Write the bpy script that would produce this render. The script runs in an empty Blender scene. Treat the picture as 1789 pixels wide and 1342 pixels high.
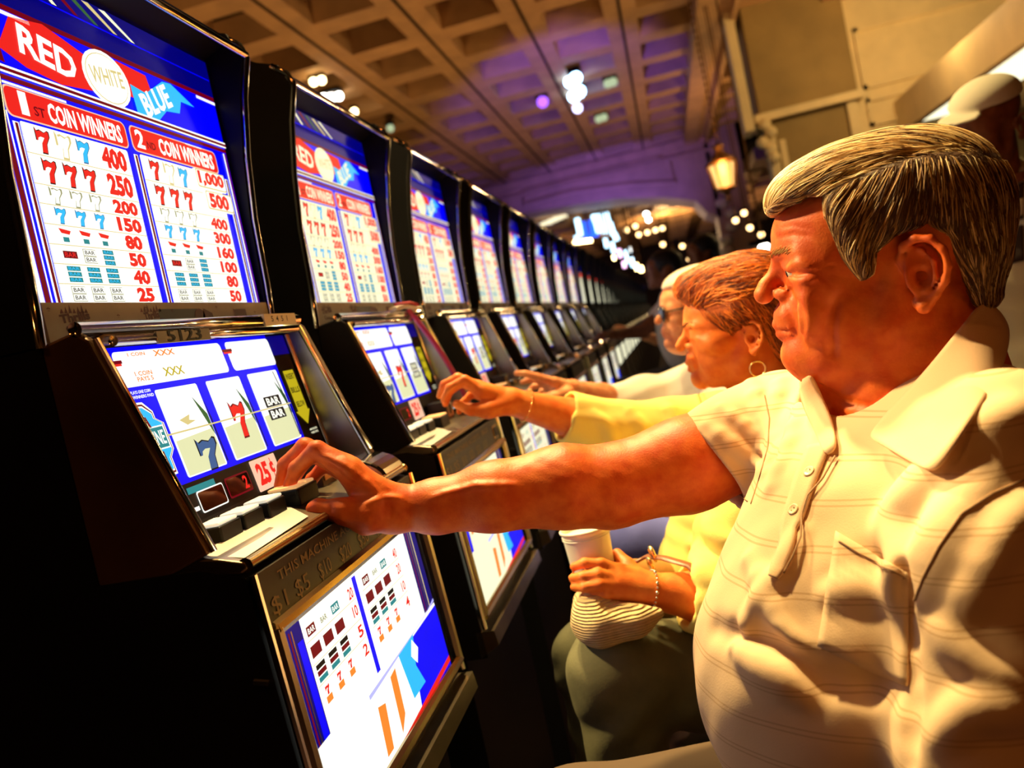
import bpy, math, random
import numpy as np
from mathutils import Vector, Matrix
C = bpy.context.scene.collection
S = bpy.context.scene
random.seed(7)
# ------------------------------------------------------------------ camera (wide lens, rolled 12 degrees, seated eye height)
F, RO, HC = 1500.0, math.radians(12.0), 1.22
VPX, VPY, CX, CY = 1170.0, 528.0, 894.5, 671.0
_dx, _dy = VPX-CX, VPY-CY
_al = _dx*math.cos(RO)-_dy*math.sin(RO); _up = -_dx*math.sin(RO)-_dy*math.cos(RO)
def _n(v): v = np.array(v, float); return v/np.linalg.norm(v)
_Y = _n([_al, _up, F]); _Z = _n([0, F, -_up]); _X = -np.cross(_Y, _Z)
_R = np.array([[math.cos(RO), -math.sin(RO), 0], [math.sin(RO), math.cos(RO), 0], [0, 0, 1]])
MC = _R@np.stack([_X, _Y, _Z], 1)
CAM = np.array([0, 0, HC])
cd = bpy.data.cameras.new('camera'); cam = bpy.data.objects.new('camera', cd); C.objects.link(cam)
cd.sensor_width = 36.0; cd.lens = F/1789*36.0; cd.clip_start = 0.02; cd.clip_end = 200
cd.dof.use_dof = True; cd.dof.focus_distance = 0.93; cd.dof.aperture_fstop = 5.0
mw = Matrix.Identity(4)
for i in range(3):
    mw[i][0] = MC[0][i]; mw[i][1] = MC[1][i]; mw[i][2] = -MC[2][i]; mw[i][3] = CAM[i]
cam.matrix_world = mw
S.camera = cam
def atD(px, py, D):
    """world point seen at photo pixel (px, py) at distance D along the view axis"""
    return CAM+MC.T@np.array([(px-CX)/F, -(py-CY)/F, 1.])*D
# ------------------------------------------------------------------ world, view, lights
S.view_settings.view_transform = 'Standard'; S.view_settings.look = 'None'
S.view_settings.exposure = 0.0; S.view_settings.gamma = 1.0; S.view_settings.use_curve_mapping = False
w = bpy.data.worlds.new('world'); S.world = w; w.use_nodes = True
w.node_tree.nodes['Background'].inputs[0].default_value = (0.02, 0.012, 0.006, 1)
w.node_tree.nodes['Background'].inputs[1].default_value = 0.4
def lamp(name, kind, loc, target, energy, color, size=0.3, spot=None, blend=0.6, spread=None):
    d = bpy.data.lights.new(name, kind); d.energy = energy; d.color = color
    if kind == 'AREA':
        d.shape = 'DISK'; d.size = size
        if spread: d.spread = spread
    else: d.shadow_soft_size = size
    if kind == 'SPOT': d.spot_size = spot; d.spot_blend = blend
    o = bpy.data.objects.new(name, d); C.objects.link(o); o.location = loc
    v = Vector(target)-Vector(loc); o.rotation_euler = v.to_track_quat('-Z', 'Y').to_euler()
    o['label'] = 'warm spot above the players'; o['category'] = 'lamp'
    return o
WARM = (1.0, 0.72, 0.30)
# key spotlights over the aisle and weak added fill spots (the photo's key light comes steeply from up front-left of the players)
lamp('key_fill_spot', 'SPOT', (-0.50, 2.2, 4.6), (0.0, 0.95, 1.1), 1250, WARM, 0.14, math.radians(52))
lamp('key_fill_spot', 'SPOT', (-2.7, 1.5, 4.0), (0.0, 0.9, 1.0), 1350, (1.0, .72, .32), 0.14, math.radians(48))
lamp('key_fill_spot', 'SPOT', (-2.4, -0.9, 4.2), (0.1, 0.9, 1.1), 45, (1.0, 0.38, 0.08), 0.16, math.radians(44))  # added fill from camera left for faces and chests
lamp('key_fill_spot', 'SPOT', (-1.1, 3.6, 4.6), (0.0, 2.0, 1.1), 1100, WARM, 0.14, math.radians(50))
lamp('key_fill_spot', 'SPOT', (2.2, -1.6, 4.4), (0.2, 1.0, 1.1), 50, (1.0, 0.28, 0.04), 0.2, math.radians(50))  # added weak orange fill from camera right
# ------------------------------------------------------------------ materials
MATS = {}
def mat(name, col=(0.5, 0.5, 0.5), rough=0.5, metal=0.0, emit=None, es=1.0, noise=0.0, nscale=20.0, bump=0.0, bscale=60.0,
        col2=None, sss=0.0, spec=None, coat=0.0):
    if name in MATS: return MATS[name]
    m = bpy.data.materials.new(name); MATS[name] = m; m.use_nodes = True
    nt = m.node_tree; b = nt.nodes['Principled BSDF']
    b.inputs['Base Color'].default_value = (*col, 1); b.inputs['Roughness'].default_value = rough; b.inputs['Metallic'].default_value = metal
    if spec is not None: b.inputs['Specular IOR Level'].default_value = spec
    if coat: b.inputs['Coat Weight'].default_value = coat; b.inputs['Coat Roughness'].default_value = 0.1
    if sss:
        b.inputs['Subsurface Weight'].default_value = sss; b.inputs['Subsurface Radius'].default_value = (1.0, 0.35, 0.15)
        b.inputs['Subsurface Scale'].default_value = 0.008
    if emit is not None:
        b.inputs['Emission Color'].default_value = (*emit, 1); b.inputs['Emission Strength'].default_value = es
    if noise or col2 or bump:
        tc = nt.nodes.new('ShaderNodeTexCoord')
    if noise or col2:
        n = nt.nodes.new('ShaderNodeTexNoise'); n.inputs['Scale'].default_value = nscale; n.inputs['Detail'].default_value = 5
        nt.links.new(tc.outputs['Object'], n.inputs['Vector'])
        cr = nt.nodes.new('ShaderNodeValToRGB'); c2 = col2 or tuple(max(0, c*(1-noise)) for c in col)
        cr.color_ramp.elements[0].color = (*c2, 1); cr.color_ramp.elements[0].position = 0.35
        cr.color_ramp.elements[1].color = (*col, 1); cr.color_ramp.elements[1].position = 0.65
        nt.links.new(n.outputs['Fac'], cr.inputs['Fac']); nt.links.new(cr.outputs['Color'], b.inputs['Base Color'])
    if bump:
        n2 = nt.nodes.new('ShaderNodeTexNoise'); n2.inputs['Scale'].default_value = bscale; n2.inputs['Detail'].default_value = 4
        nt.links.new(tc.outputs['Object'], n2.inputs['Vector'])
        bp = nt.nodes.new('ShaderNodeBump'); bp.inputs['Strength'].default_value = bump; bp.inputs['Distance'].default_value = 0.002
        nt.links.new(n2.outputs['Fac'], bp.inputs['Height']); nt.links.new(bp.outputs['Normal'], b.inputs['Normal'])
    return m
def glow(name, col=(1, 1, 1), s=1.0):
    return mat('glow_'+name, tuple(c*0.04 for c in col), 0.4, 0, col, s, spec=0.15)
# ------------------------------------------------------------------ mesh helpers
class MB:
    """collects shapes into ONE mesh object"""
    def __init__(s): s.v = []; s.f = []; s.m = []; s.mats = []
    def mi(s, m):
        if m not in s.mats: s.mats.append(m)
        return s.mats.index(m)
    def add(s, vs, fs, m):
        k = len(s.v); i = s.mi(m)
        s.v.extend([tuple(map(float, p)) for p in vs])
        s.f.extend([tuple(k+j for j in f) for f in fs]); s.m.extend([i]*len(fs)); return s
    def box(s, x0, x1, y0, y1, z0, z1, m):
        return s.add([(x0,y0,z0),(x1,y0,z0),(x1,y1,z0),(x0,y1,z0),(x0,y0,z1),(x1,y0,z1),(x1,y1,z1),(x0,y1,z1)],
                     [(0,3,2,1),(4,5,6,7),(0,1,5,4),(1,2,6,5),(2,3,7,6),(3,0,4,7)], m)
    def prism(s, prof, y0, y1, m):
        """prof: list of (x, z), extruded along y"""
        n = len(prof); vs = [(x, y0, z) for x, z in prof]+[(x, y1, z) for x, z in prof]
        fs = [tuple(range(n)), tuple(range(2*n-1, n-1, -1))]+[(i, i+n, (i+1) % n+n, (i+1) % n) for i in range(n)]
        return s.add(vs, fs, m)
    def extr(s, poly, d, m):
        """poly: list of 3D points, extruded by vector d"""
        n = len(poly); d = np.array(d); vs = [tuple(p) for p in poly]+[tuple(np.array(p)+d) for p in poly]
        fs = [tuple(range(n)), tuple(range(2*n-1, n-1, -1))]+[(i, i+n, (i+1) % n+n, (i+1) % n) for i in range(n)]
        return s.add(vs, fs, m)
    def tube(s, pts, r, m, n=8, close=False, flat=1.0):
        pts = [np.array(p, float) for p in pts]; k = len(pts)
        rs = r if hasattr(r, '__len__') else [r]*k
        vs = []; up = np.array([0.13, 0.21, 0.97])
        for i, p in enumerate(pts):
            t = pts[min(i+1, k-1)]-pts[max(i-1, 0)]
            if close: t = pts[(i+1) % k]-pts[i-1]
            t = t/(np.linalg.norm(t)+1e-9)
            a = up-t*np.dot(up, t)
            if np.linalg.norm(a) < 1e-3: a = np.array([1., 0, 0])-t*t[0]
            a /= np.linalg.norm(a); b = np.cross(t, a); up = a
            for j in range(n):
                q = 2*math.pi*j/n; vs.append(p+rs[i]*(a*math.cos(q)*flat+b*math.sin(q)))
        fs = []
        for i in range(k if close else k-1):
            i2 = (i+1) % k
            for j in range(n): fs.append((i*n+j, i2*n+j, i2*n+(j+1) % n, i*n+(j+1) % n))
        if not close: fs += [tuple(range(n))[::-1], tuple(range((k-1)*n, k*n))]
        return s.add(vs, fs, m)
    def lathe(s, prof, c, m, n=24, axis=(0, 0, 1)):
        """prof: list of (r, h) along axis from point c"""
        ax = _n(axis); a = np.cross(ax, [0.3, 0.9, 0.1]); a /= np.linalg.norm(a); b = np.cross(ax, a); c = np.array(c, float)
        vs = [c+ax*h+r*(a*math.cos(2*math.pi*j/n)+b*math.sin(2*math.pi*j/n)) for r, h in prof for j in range(n)]
        fs = [(i*n+j, i*n+(j+1) % n, (i+1)*n+(j+1) % n, (i+1)*n+j) for i in range(len(prof)-1) for j in range(n)]
        fs += [tuple(range(n))[::-1], tuple(range((len(prof)-1)*n, len(prof)*n))]
        return s.add(vs, fs, m)
    def ball(s, c, r, m, n=12, k=8):
        r = np.array(r if hasattr(r, '__len__') else (r, r, r), float); c = np.array(c, float); vs = []
        for i in range(k+1):
            t = math.pi*i/k
            for j in range(n):
                q = 2*math.pi*j/n; vs.append(c+r*np.array([max(math.sin(t), 1e-3)*math.cos(q), max(math.sin(t), 1e-3)*math.sin(q), math.cos(t)]))
        return s.add(vs, [(i*n+j, (i+1)*n+j, (i+1)*n+(j+1) % n, i*n+(j+1) % n) for i in range(k) for j in range(n)], m)
    def build(s, name, parent=None, off=(0, 0, 0), bevel=0.0, smooth=False):
        me = bpy.data.meshes.new(name); o3 = off
        me.from_pydata([(x-o3[0], y-o3[1], z-o3[2]) for x, y, z in s.v], [], s.f)
        for m in s.mats: me.materials.append(m)
        me.polygons.foreach_set('material_index', s.m)
        if smooth: me.polygons.foreach_set('use_smooth', [True]*len(s.f))
        me.update()
        o = bpy.data.objects.new(name, me); C.objects.link(o)
        if parent: o.parent = parent
        if bevel:
            b = o.modifiers.new('bevel', 'BEVEL'); b.width = bevel; b.segments = 2; b.limit_method = 'ANGLE'
        return o
def tag(o, label=None, cat=None, group=None, kind=None):
    if label: o['label'] = label
    if cat: o['category'] = cat
    if group: o['group'] = group
    if kind: o['kind'] = kind
    return o
def empty(name, loc, label=None, cat=None, group=None):
    o = bpy.data.objects.new(name, None); C.objects.link(o); o.location = loc; o.empty_display_size = 0.05
    return tag(o, label, cat, group)
_tc = {}
def text_geo(s, bold=0.0):
    k = (s, bold)
    if k not in _tc:
        cu = bpy.data.curves.new('t', 'FONT'); cu.body = s; cu.resolution_u = 2; cu.offset = bold; cu.align_x = 'CENTER'; cu.align_y = 'CENTER'
        ob = bpy.data.objects.new('t', cu); C.objects.link(ob)
        dg = bpy.context.evaluated_depsgraph_get(); me = bpy.data.meshes.new_from_object(ob.evaluated_get(dg))
        vs = [tuple(v.co) for v in me.vertices]; fs = [tuple(p.vertices) for p in me.polygons]
        bpy.data.objects.remove(ob); bpy.data.curves.remove(cu); bpy.data.meshes.remove(me)
        xs = [v[0] for v in vs] or [0]; ys = [v[1] for v in vs] or [0]
        cx, cy = (min(xs)+max(xs))/2, (min(ys)+max(ys))/2; wd, hd = max(xs)-min(xs) or 1, max(ys)-min(ys) or 1
        _tc[k] = ([((x-cx)/wd, (y-cy)/hd) for x, y, z in vs], fs)
    return _tc[k]
SEVEN = [(-.5,.5),(-.38,.36),(-.15,.42),(.15,.34),(.38,.44),(.5,.4),(.5,.2),(.22,-.1),(.14,-.5),(-.24,-.5),(-.14,-.1),(.12,.14),(-.15,.16),(-.34,.1),(-.4,-.02),(-.5,-.02)]
class Art:
    """flat artwork on a plane: origin o, unit axes a (right) and b (up), normal n; layers stack 0.25 mm apart"""
    def __init__(s, mb, o, a, b, n, step=0.00025):
        s.mb = mb; s.o = np.array(o, float); s.a = _n(a); s.b = _n(b); s.n = _n(n); s.step = step
    def pt(s, u, v, L): return s.o+s.a*u+s.b*v+s.n*(L*s.step)
    def poly(s, pts, m, L=1): s.mb.add([s.pt(u, v, L) for u, v in pts], [tuple(range(len(pts)))], m)
    def rect(s, u0, u1, v0, v1, m, L=1, r=0.0):
        if not r: return s.poly([(u0, v0), (u1, v0), (u1, v1), (u0, v1)], m, L)
        P = []
        for cx, cy, a0 in ((u1-r, v0+r, -90), (u1-r, v1-r, 0), (u0+r, v1-r, 90), (u0+r, v0+r, 180)):
            for k in range(5):
                q = math.radians(a0+k*22.5); P.append((cx+r*math.cos(q), cy+r*math.sin(q)))
        s.poly(P, m, L)
    def seven(s, u, v, w, h, m, L=3, edge=None):
        kx, ky = (1.34, 1.2) if edge is G['ghost'] or edge is G['line'] else (1.14, 1.1)
        if edge: s.poly([(u+x*w*kx+w*.02, v+y*h*ky) for x, y in SEVEN], edge, L-1)
        s.poly([(u+x*w, v+y*h) for x, y in SEVEN], m, L)
    def text(s, t, u, v, w, h, m, L=3, bold=0.02, rot=0.0, shear=0.0):
        vs, fs = text_geo(t, bold); c, d = math.cos(rot), math.sin(rot); P = []
        for x, y in vs:
            x, y = x*w+y*h*shear, y*h; P.append(s.pt(u+x*c-y*d, v+x*d+y*c, L))
        s.mb.add(P, fs, m)
    def disc(s, u, v, r, m, L=1, rv=None, n=24): s.poly([(u+r*math.cos(2*math.pi*k/n), v+(rv or r)*math.sin(2*math.pi*k/n)) for k in range(n)], m, L)
# ------------------------------------------------------------------ slot machines
black = mat('black_laminate', (0.006, 0.006, 0.007), 0.45, noise=0.4, nscale=8, spec=0.25)
brownmetal = mat('bronze_side_panel', (0.15, 0.075, 0.025), 0.42, 0.5, noise=0.5, nscale=6)
chrome = mat('chrome', (0.85, 0.80, 0.72), 0.12, 1.0, bump=0.05, bscale=8)
brass = mat('brushed_brass', (0.55, 0.40, 0.18), 0.25, 1.0, bump=0.08, bscale=12)
satin = mat('satin_metal', (0.42, 0.34, 0.24), 0.32, 1.0, noise=0.3, nscale=10)
darkglass = mat('dark_glass', (0.01, 0.004, 0.004), 0.08, coat=0.5)
darkpl = mat('dark_brown_plate', (0.012, 0.006, 0.003), 0.45, noise=0.3)
G = dict(white=glow('white', (1.0, 1.0, 0.88), 1.2), cream=glow('cream', (1.0, 0.97, 0.66), 1.05), cool=glow('cool_white', (1.0, 1.0, 0.97), 1.15),
         red=glow('red', (1.0, 0.02, 0.015), 0.9), dred=glow('deep_red', (0.22, 0.0, 0.01), 0.8), blue=glow('blue', (0.0, 0.0, 1.0), 1.0),
         navy=glow('navy', (0.0, 0.0, 0.35), 0.5), cyan=glow('cyan', (0.03, 0.55, 1.0), 1.0), teal=glow('teal', (0.02, 0.28, 0.30), 0.9),
         line=glow('pale_line', (0.75, 0.62, 0.25), 1.0), ink=glow('ink', (0.01, 0.01, 0.02), 0.2), yellow=glow('yellow', (1.0, 0.80, 0.02), 0.55),
         orange=glow('orange', (1.0, 0.25, 0.03), 1.1), lilac=glow('lilac', (0.45, 0.45, 1.0), 1.2), salmon=glow('salmon', (1.0, 0.6, 0.4), 1.0),
         ghost=glow('ghost_line', (0.42, 0.42, 0.22), 0.8), green=glow('green', (0.05, 0.16, 0.04), 0.8), steel=glow('steel_blue', (0.05, 0.13, 0.33), 0.9),
         reel=glow('reel_strip', (0.95, 0.97, 0.55), 0.85))
OFF = (-0.80, 0.2425, 0.0)
XG = -0.582
TRIM = [(-0.577, 1.300), (-0.572, 1.37), (-0.568, 1.465), (-0.557, 1.557), (-0.541, 1.64), (-0.524, 1.695)]
def bar(A, u, v, w, h, m, fg, L=3):
    A.rect(u-w/2, u+w/2, v-h/2, v+h/2, m, L); A.text('BAR', u, v, w*.82, h*.66, fg, L+1, 0.01)
def bars3(A, u, v, n, w, h, m, fg, edge=None):
    for k in range(n):
        vv = v+(k-(n-1)/2)*h*1.22
        if edge: A.rect(u-w/2-.0006, u+w/2+.0006, vv-h/2-.0006, vv+h/2+.0006, edge, 2)
        bar(A, u, vv, w, h, m, fg)
def paytable(A, W):
    """A: plane with u = local y, v = height above floor"""
    A.rect(.008, .47, 1.338, 1.70, G['blue'], 0)
    # header panel with the ribbons
    A.rect(.008, .47, 1.648, 1.672, G['navy'], 1); A.rect(.008, .47, 1.674, 1.70, G['navy'], 1)
    for a in range(7): A.poly([(.05+a*.03, 1.698), (.075+a*.035, 1.675), (.083+a*.035, 1.675), (.062+a*.03, 1.699)], G[('green', 'line', 'cream', 'dred')[a % 4]], 2)
    A.rect(.008, .47, 1.642, 1.648, G['dred'], 1); A.rect(.008, .10, 1.637, 1.641, W, 2); A.rect(.42, .47, 1.637, 1.641, W, 2)
    A.poly([(.045, 1.600), (.07, 1.637), (.12, 1.645), (.19, 1.628), (.19, 1.590), (.13, 1.583), (.08, 1.588)], G['red'], 2)
    A.text('RED', .118, 1.613, .085, .032, W, 5, 0.03, -0.12)
    A.poly([(.255, 1.60), (.24, 1.64), (.30, 1.637), (.31, 1.60)], G['red'], 2)
    A.poly([(.01, 1.59), (.045, 1.62), (.05, 1.585)], G['dred'], 2)
    A.disc(.215, 1.611, .043, W, 3, .033); A.disc(.215, 1.611, .038, G['line'], 4, .029); A.disc(.215, 1.611, .037, W, 5, .028)
    A.text('WHITE', .215, 1.613, .062, .020, G['line'], 6, 0.01, 0.1)
    A.poly([(.262, 1.580), (.259, 1.616), (.29, 1.612), (.335, 1.638), (.355, 1.640), (.405, 1.620), (.372, 1.620), (.362, 1.602), (.33, 1.598), (.30, 1.576)], G['cyan'], 6)
    A.text('BLUE', .310, 1.607, .072, .030, W, 8, 0.035, 0.42)
    # divider stripes
    A.rect(.008, .47, 1.5735, 1.5815, W, 9); A.rect(.008, .47, 1.5755, 1.579, G['dred'], 10)
    A.rect(.008, .47, 1.567, 1.572, G['dred'], 2)
    A.rect(.03, .13, 1.563, 1.5655, W, 2); A.rect(.36, .40, 1.560, 1.5622, W, 2)
    # header plates
    A.rect(.036, .229, 1.5305, 1.5625, G['salmon'], 1, .008); A.rect(.038, .227, 1.532, 1.561, G['red'], 2, .007)
    A.rect(.236, .436, 1.5305, 1.5625, G['salmon'], 1, .008); A.rect(.238, .434, 1.532, 1.561, G['red'], 2, .007)
    A.text('1', .062, 1.5475, .011, .024, W, 3, .03); A.text('ST', .083, 1.543, .016, .010, G['dred'], 3)
    A.text('COIN WINNERS', .157, 1.546, .122, .0215, W, 3, .035)
    A.text('2', .254, 1.5475, .017, .023, W, 3, .03); A.text('ND', .276, 1.543, .018, .009, G['dred'], 3)
    A.text('COIN WINNERS', .359, 1.546, .132, .0215, W, 3, .035)
    # side stripes
    for u0 in (.034, .227, .441):
        A.rect(u0, u0+.018, 1.338, 1.5295, G['blue'], 1); A.rect(u0+.0065, u0+.0145, 1.338, 1.526, W, 2); A.rect(u0+.009, u0+.013, 1.338, 1.525, G['dred'], 3)
    A.rect(.018, .0245, 1.338, 1.535, W, 4); A.rect(.0255, .0325, 1.338, 1.535, G['dred'], 4); A.rect(.0335, .0355, 1.338, 1.535, W, 4)
    A.rect(.459, .4625, 1.338, 1.565, W, 4); A.rect(.4635, .467, 1.338, 1.565, G['dred'], 4)
    # white fields
    A.rect(.050, .222, 1.338, 1.528, W, 1, .003); A.rect(.246, .431, 1.338, 1.528, W, 1, .003)
    z = [1.528, 1.497, 1.466, 1.446, 1.4255, 1.405, 1.385, 1.3645, 1.344]
    for k in range(1, 8):
        for a, b in ((.050, .222), (.246, .431)): A.rect(a, b, z[k]-.0004, z[k]+.0004, G['line'], 2)
    R, E = G['red'], G['dred']
    for side, (us, un, nums) in enumerate((((.078, .109, .140), .192, ['400', '250', '200', '150', '80', '50', '40', '25']),
                                           ((.272, .304, .336), .402, ['1,000', '500', '400', '300', '160', '100', '80', '50']))):
        for k in range(8):
            zc = (z[k]+z[k+1])/2; h = (z[k]-z[k+1])*.80; big = k < 2
            w7 = .0185 if big else .0145
            if side == 0 or k > 1:
                A.text(nums[k], un, zc, .0130*len(nums[k])+.006, h*1.02, R, 3, .055)
            if k == 0:
                A.seven(us[0], zc, w7, h, R, 4, G['ink']); A.seven(us[1], zc, w7, h, W, 4, G['line']); A.seven(us[2], zc, w7, h, G['cyan'], 4, G['steel'])
            elif k == 1: [A.seven(u, zc, w7, h, R, 4, G['ink']) for u in us]
            elif k == 2: [A.seven(u, zc, w7, h, W, 4, G['ghost']) for u in us]
            elif k == 3: [A.seven(u, zc, w7, h, G['cyan'], 4, G['steel']) for u in us]
            elif k == 4:
                for u in us:
                    A.poly([(u-.009, zc+.007), (u+.009, zc+.005), (u+.006, zc+.001), (u-.006, zc+.002)], R, 3); A.rect(u-.005, u+.004, zc-.007, zc-.002, G['teal'], 3)
            elif k == 5:
                bars3(A, us[0], zc, 1, .021, .0075, E, G['red']); bars3(A, us[1], zc, 2, .019, .0062, W, G['ink'], G['ghost']); bars3(A, us[2], zc, 3, .018, .0048, G['teal'], G['cyan'])
            elif k == 6: [bars3(A, u, zc, 3, .0205, .0048, G['teal'], G['cyan']) for u in us]
            else: [bars3(A, u, zc, 2, .020, .0066, W, G['ink'], G['ghost']) for u in us]
def reels(A, W, cool):
    """u = local y, v = distance up the glass slope from its bottom edge; 0..0.218"""
    def V(z): return (z-1.085)*1.0132
    A.rect(.050, .462, 0, .219, black, 0); A.rect(.052, .400, V(1.139), V(1.292), G['blue'], 1)
    A.rect(.400, .455, V(1.262), V(1.29), G['navy'], 1)
    for a, b in ((.060, .272), (.284, .402)):
        A.rect(a, b, V(1.249), V(1.287), cool, 2, .006)
        A.rect(a-.012, a+.012, V(1.2745), V(1.278), G['dred'], 3); A.rect(a-.010, a+.010, V(1.272), V(1.2745), G['red'], 3)
    A.text('1 COIN', .10, V(1.262), .030, .005, G['orange'], 3); A.text('PAYS 5', .10, V(1.256), .028, .005, G['orange'], 3); A.text('XXX', .155, V(1.260), .04, .010, G['yellow'], 3)
    A.text('1 COIN', .10, V(1.283), .030, .004, G['orange'], 3); A.text('XXX', .15, V(1.282), .04, .007, G['orange'], 3)
    A.text('PLAYS ONE COIN', .083, V(1.243), .034, .0035, W, 3); A.text('WINNERS PAID', .085, V(1.238), .036, .0035, W, 3)
    # left stepped badge around the pay line
    for g, c in ((0, W), (.0022, G['dred']), (.0042, W), (.006, G['cyan'])):
        A.poly([(.053, V(1.233)-g), (.078-g, V(1.232)-g), (.090-g, V(1.221)-g*.5), (.090-g, V(1.213)), (.101-g, V(1.207)), (.101-g, V(1.178)), (.092-g, V(1.170)), (.092-g, V(1.152)+g), (.066, V(1.150)+g), (.060, V(1.19))], c, 3+int(g*1000))
    A.poly([(.056, V(1.216)), (.072, V(1.216)), (.076, V(1.204)), (.060, V(1.204))], G['dred'], 10)
    A.poly([(.064, V(1.178)), (.080, V(1.178)), (.082, V(1.160)), (.070, V(1.160))], G['dred'], 10)
    A.rect(.062, .0945, V(1.180), V(1.205), W, 10); A.rect(.0635, .093, V(1.1815), V(1.2035), G['teal'], 11); A.text('LINE', .0785, V(1.1925), .024, .015, W, 12)
    # three reel windows
    for a, b in ((.106, .188), (.208, .288), (.309, .392)):
        A.rect(a, b, V(1.1435), V(1.242), cool, 3, .003)
        A.poly([(a+.003, V(1.145)), (b-.003, V(1.145)), (b-.003, V(1.188)), (a+.003, V(1.184))], G['reel'], 4)
        A.poly([(b-.020, V(1.228)), (b-.002, V(1.205)), (b-.001, V(1.178)), (b-.006, V(1.19))], G['green'], 5)
        A.poly([(b+.0005, V(1.225)), (b+.004, V(1.20)), (b+.004, V(1.147)), (b+.0005, V(1.147))], G['navy'], 5)
    A.seven(.160, V(1.162), .036, .036, G['steel'], 7, G['ink'])
    A.seven(.252, V(1.1895), .030, .045, G['red'], 7, G['dred'])
    A.poly([(.128, V(1.205)), (.150, V(1.209)), (.146, V(1.203)), (.158, V(1.201)), (.140, V(1.198))], G['line'], 7)
    for zz in (1.201, 1.1835):
        A.rect(.326, .371, V(zz)-.0072, V(zz)+.0072, G['ink'], 6); A.text('BAR', .349, V(zz), .036, .0105, W, 7, .03)
    A.poly([(.380, V(1.24)), (.388, V(1.20)), (.390, V(1.147)), (.387, V(1.147)), (.385, V(1.20)), (.378, V(1.24))], G['ink'], 7)
    A.rect(.094, .395, V(1.1925)-.0009, V(1.1925)+.0009, G['line'], 9)
    # yellow arrow on black
    A.poly([(.411, V(1.238)), (.443, V(1.238)), (.443, V(1.178)), (.449, V(1.178)), (.4265, V(1.158)), (.404, V(1.178)), (.411, V(1.178))], G['yellow'], 3)
    for t, zz in (('INSERT', 1.229), ('BILLS', 1.209), ('BELOW', 1.188)): A.text(t, .427, V(zz), .026, .0085, G['ink'], 4, .02)
    A.text('MALFUNCTION', .437, V(1.149), .024, .003, G['cream'], 3); A.text('VOIDS PAYS', .437, V(1.144), .024, .003, G['cream'], 3)
    # lower display strip
    A.rect(.095, .15, V(1.127), V(1.134), G['teal'], 2)
    A.rect(.108, .162, V(1.103), V(1.127), W, 3, .003); A.rect(.1095, .1605, V(1.1045), V(1.1255), darkglass, 4, .003)
    A.rect(.168, .222, V(1.105), V(1.129), G['dred'], 3, .003); A.rect(.170, .220, V(1.107), V(1.127), darkglass, 4, .002); A.text('2', .210, V(1.117), .010, .016, G['red'], 5, .03)
    A.rect(.085, .105, V(1.108), V(1.1085+.004), W, 3); A.rect(.085, .088, V(1.090), V(1.110), G['dred'], 3); A.rect(.090, .0925, V(1.090), V(1.108), W, 3)
    A.rect(.100, .215, V(1.088), V(1.098), darkpl, 2); A.text('PLAY CREDITS', .14, V(1.0925), .06, .005, satin, 3)
    A.rect(.232, .298, V(1.098), V(1.137), G['salmon'], 5, .002); A.text('25', .256, V(1.118), .030, .028, G['red'], 6, .05); A.text('c', .281, V(1.121), .011, .015, G['red'], 6, .05)
    A.rect(.2805, .2823, V(1.109), V(1.133), G['red'], 6)
def belly(A, W):
    """u = local y, v = height"""
    A.rect(.028, .445, .775, .992, W, 0)
    A.rect(.028, .062, .775, .992, G['navy'], 1); A.rect(.034, .037, .775, .985, G['dred'], 2); A.rect(.040, .0425, .775, .985, satin, 2); A.rect(.047, .060, .775, .97, G['blue'], 2)
    A.rect(.400, .445, .775, .992, G['navy'], 1)
    for k in range(4): A.rect(.406+k*.009, .409+k*.009, .85, .99, (G['dred'], satin, G['line'], G['navy'])[k], 2)
    A.rect(.203, .214, .862, .986, G['blue'], 2); A.rect(.028, .445, .775, .870, W, 3)
    A.poly([(.165, .860), (.40, .868), (.445, .876), (.445, .872), (.165, .855)], G['lilac'], 4)
    A.poly([(.300, .775), (.325, .862), (.445, .866), (.445, .775)], G['blue'], 5)
    A.poly([(.285, .80), (.272, .862), (.335, .865), (.318, .83), (.335, .80)], G['cyan'], 6); A.poly([(.31, .845), (.325, .862), (.34, .845), (.325, .83)], W, 7)
    A.poly([(.225, .785), (.232, .852), (.252, .855), (.246, .80)], G['orange'], 6); A.poly([(.170, .785), (.178, .84), (.20, .835), (.19, .785)], G['orange'], 6)
    A.poly([(.165, .775), (.445, .790), (.445, .782), (.165, .767)], G['red'], 7)
    for a, n in ((.066, 8), (.226, 6)):
        for k, z in enumerate((.972, .951, .927, .905)):
            if k: A.rect(a-.002, a+.135, z+.0115, z+.0121, G['line'], 2)
            for j in range(3):
                u = a+.014+j*.032
                if k == 0: A.rect(u-.010, u+.010, z-.005, z+.005, (G['dred'], W, G['teal'])[j], 3); A.text('BAR', u, z, .016, .006, (W, G['ghost'], W)[j], 4)
                elif k == 1: A.rect(u-.012, u+.011, z-.006, z+.006, G['dred'], 3)
                elif k == 2:
                    for q in range(3): A.rect(u-.011, u+.010, z-.008+q*.0065, z-.003+q*.0065, (G['teal'], G['dred'], G['ink'])[q], 3)
                else: A.seven(u, z+.003, .010, .010, G['red'], 3); A.rect(u-.007, u+.007, z-.010, z-.003, G['orange'], 3)
            A.text(('20', '10', '5', '2')[k] if a < .1 else ('40', '20', '10', '4')[k], a+.124, z, .014, .013, G['red'], 3)
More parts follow.
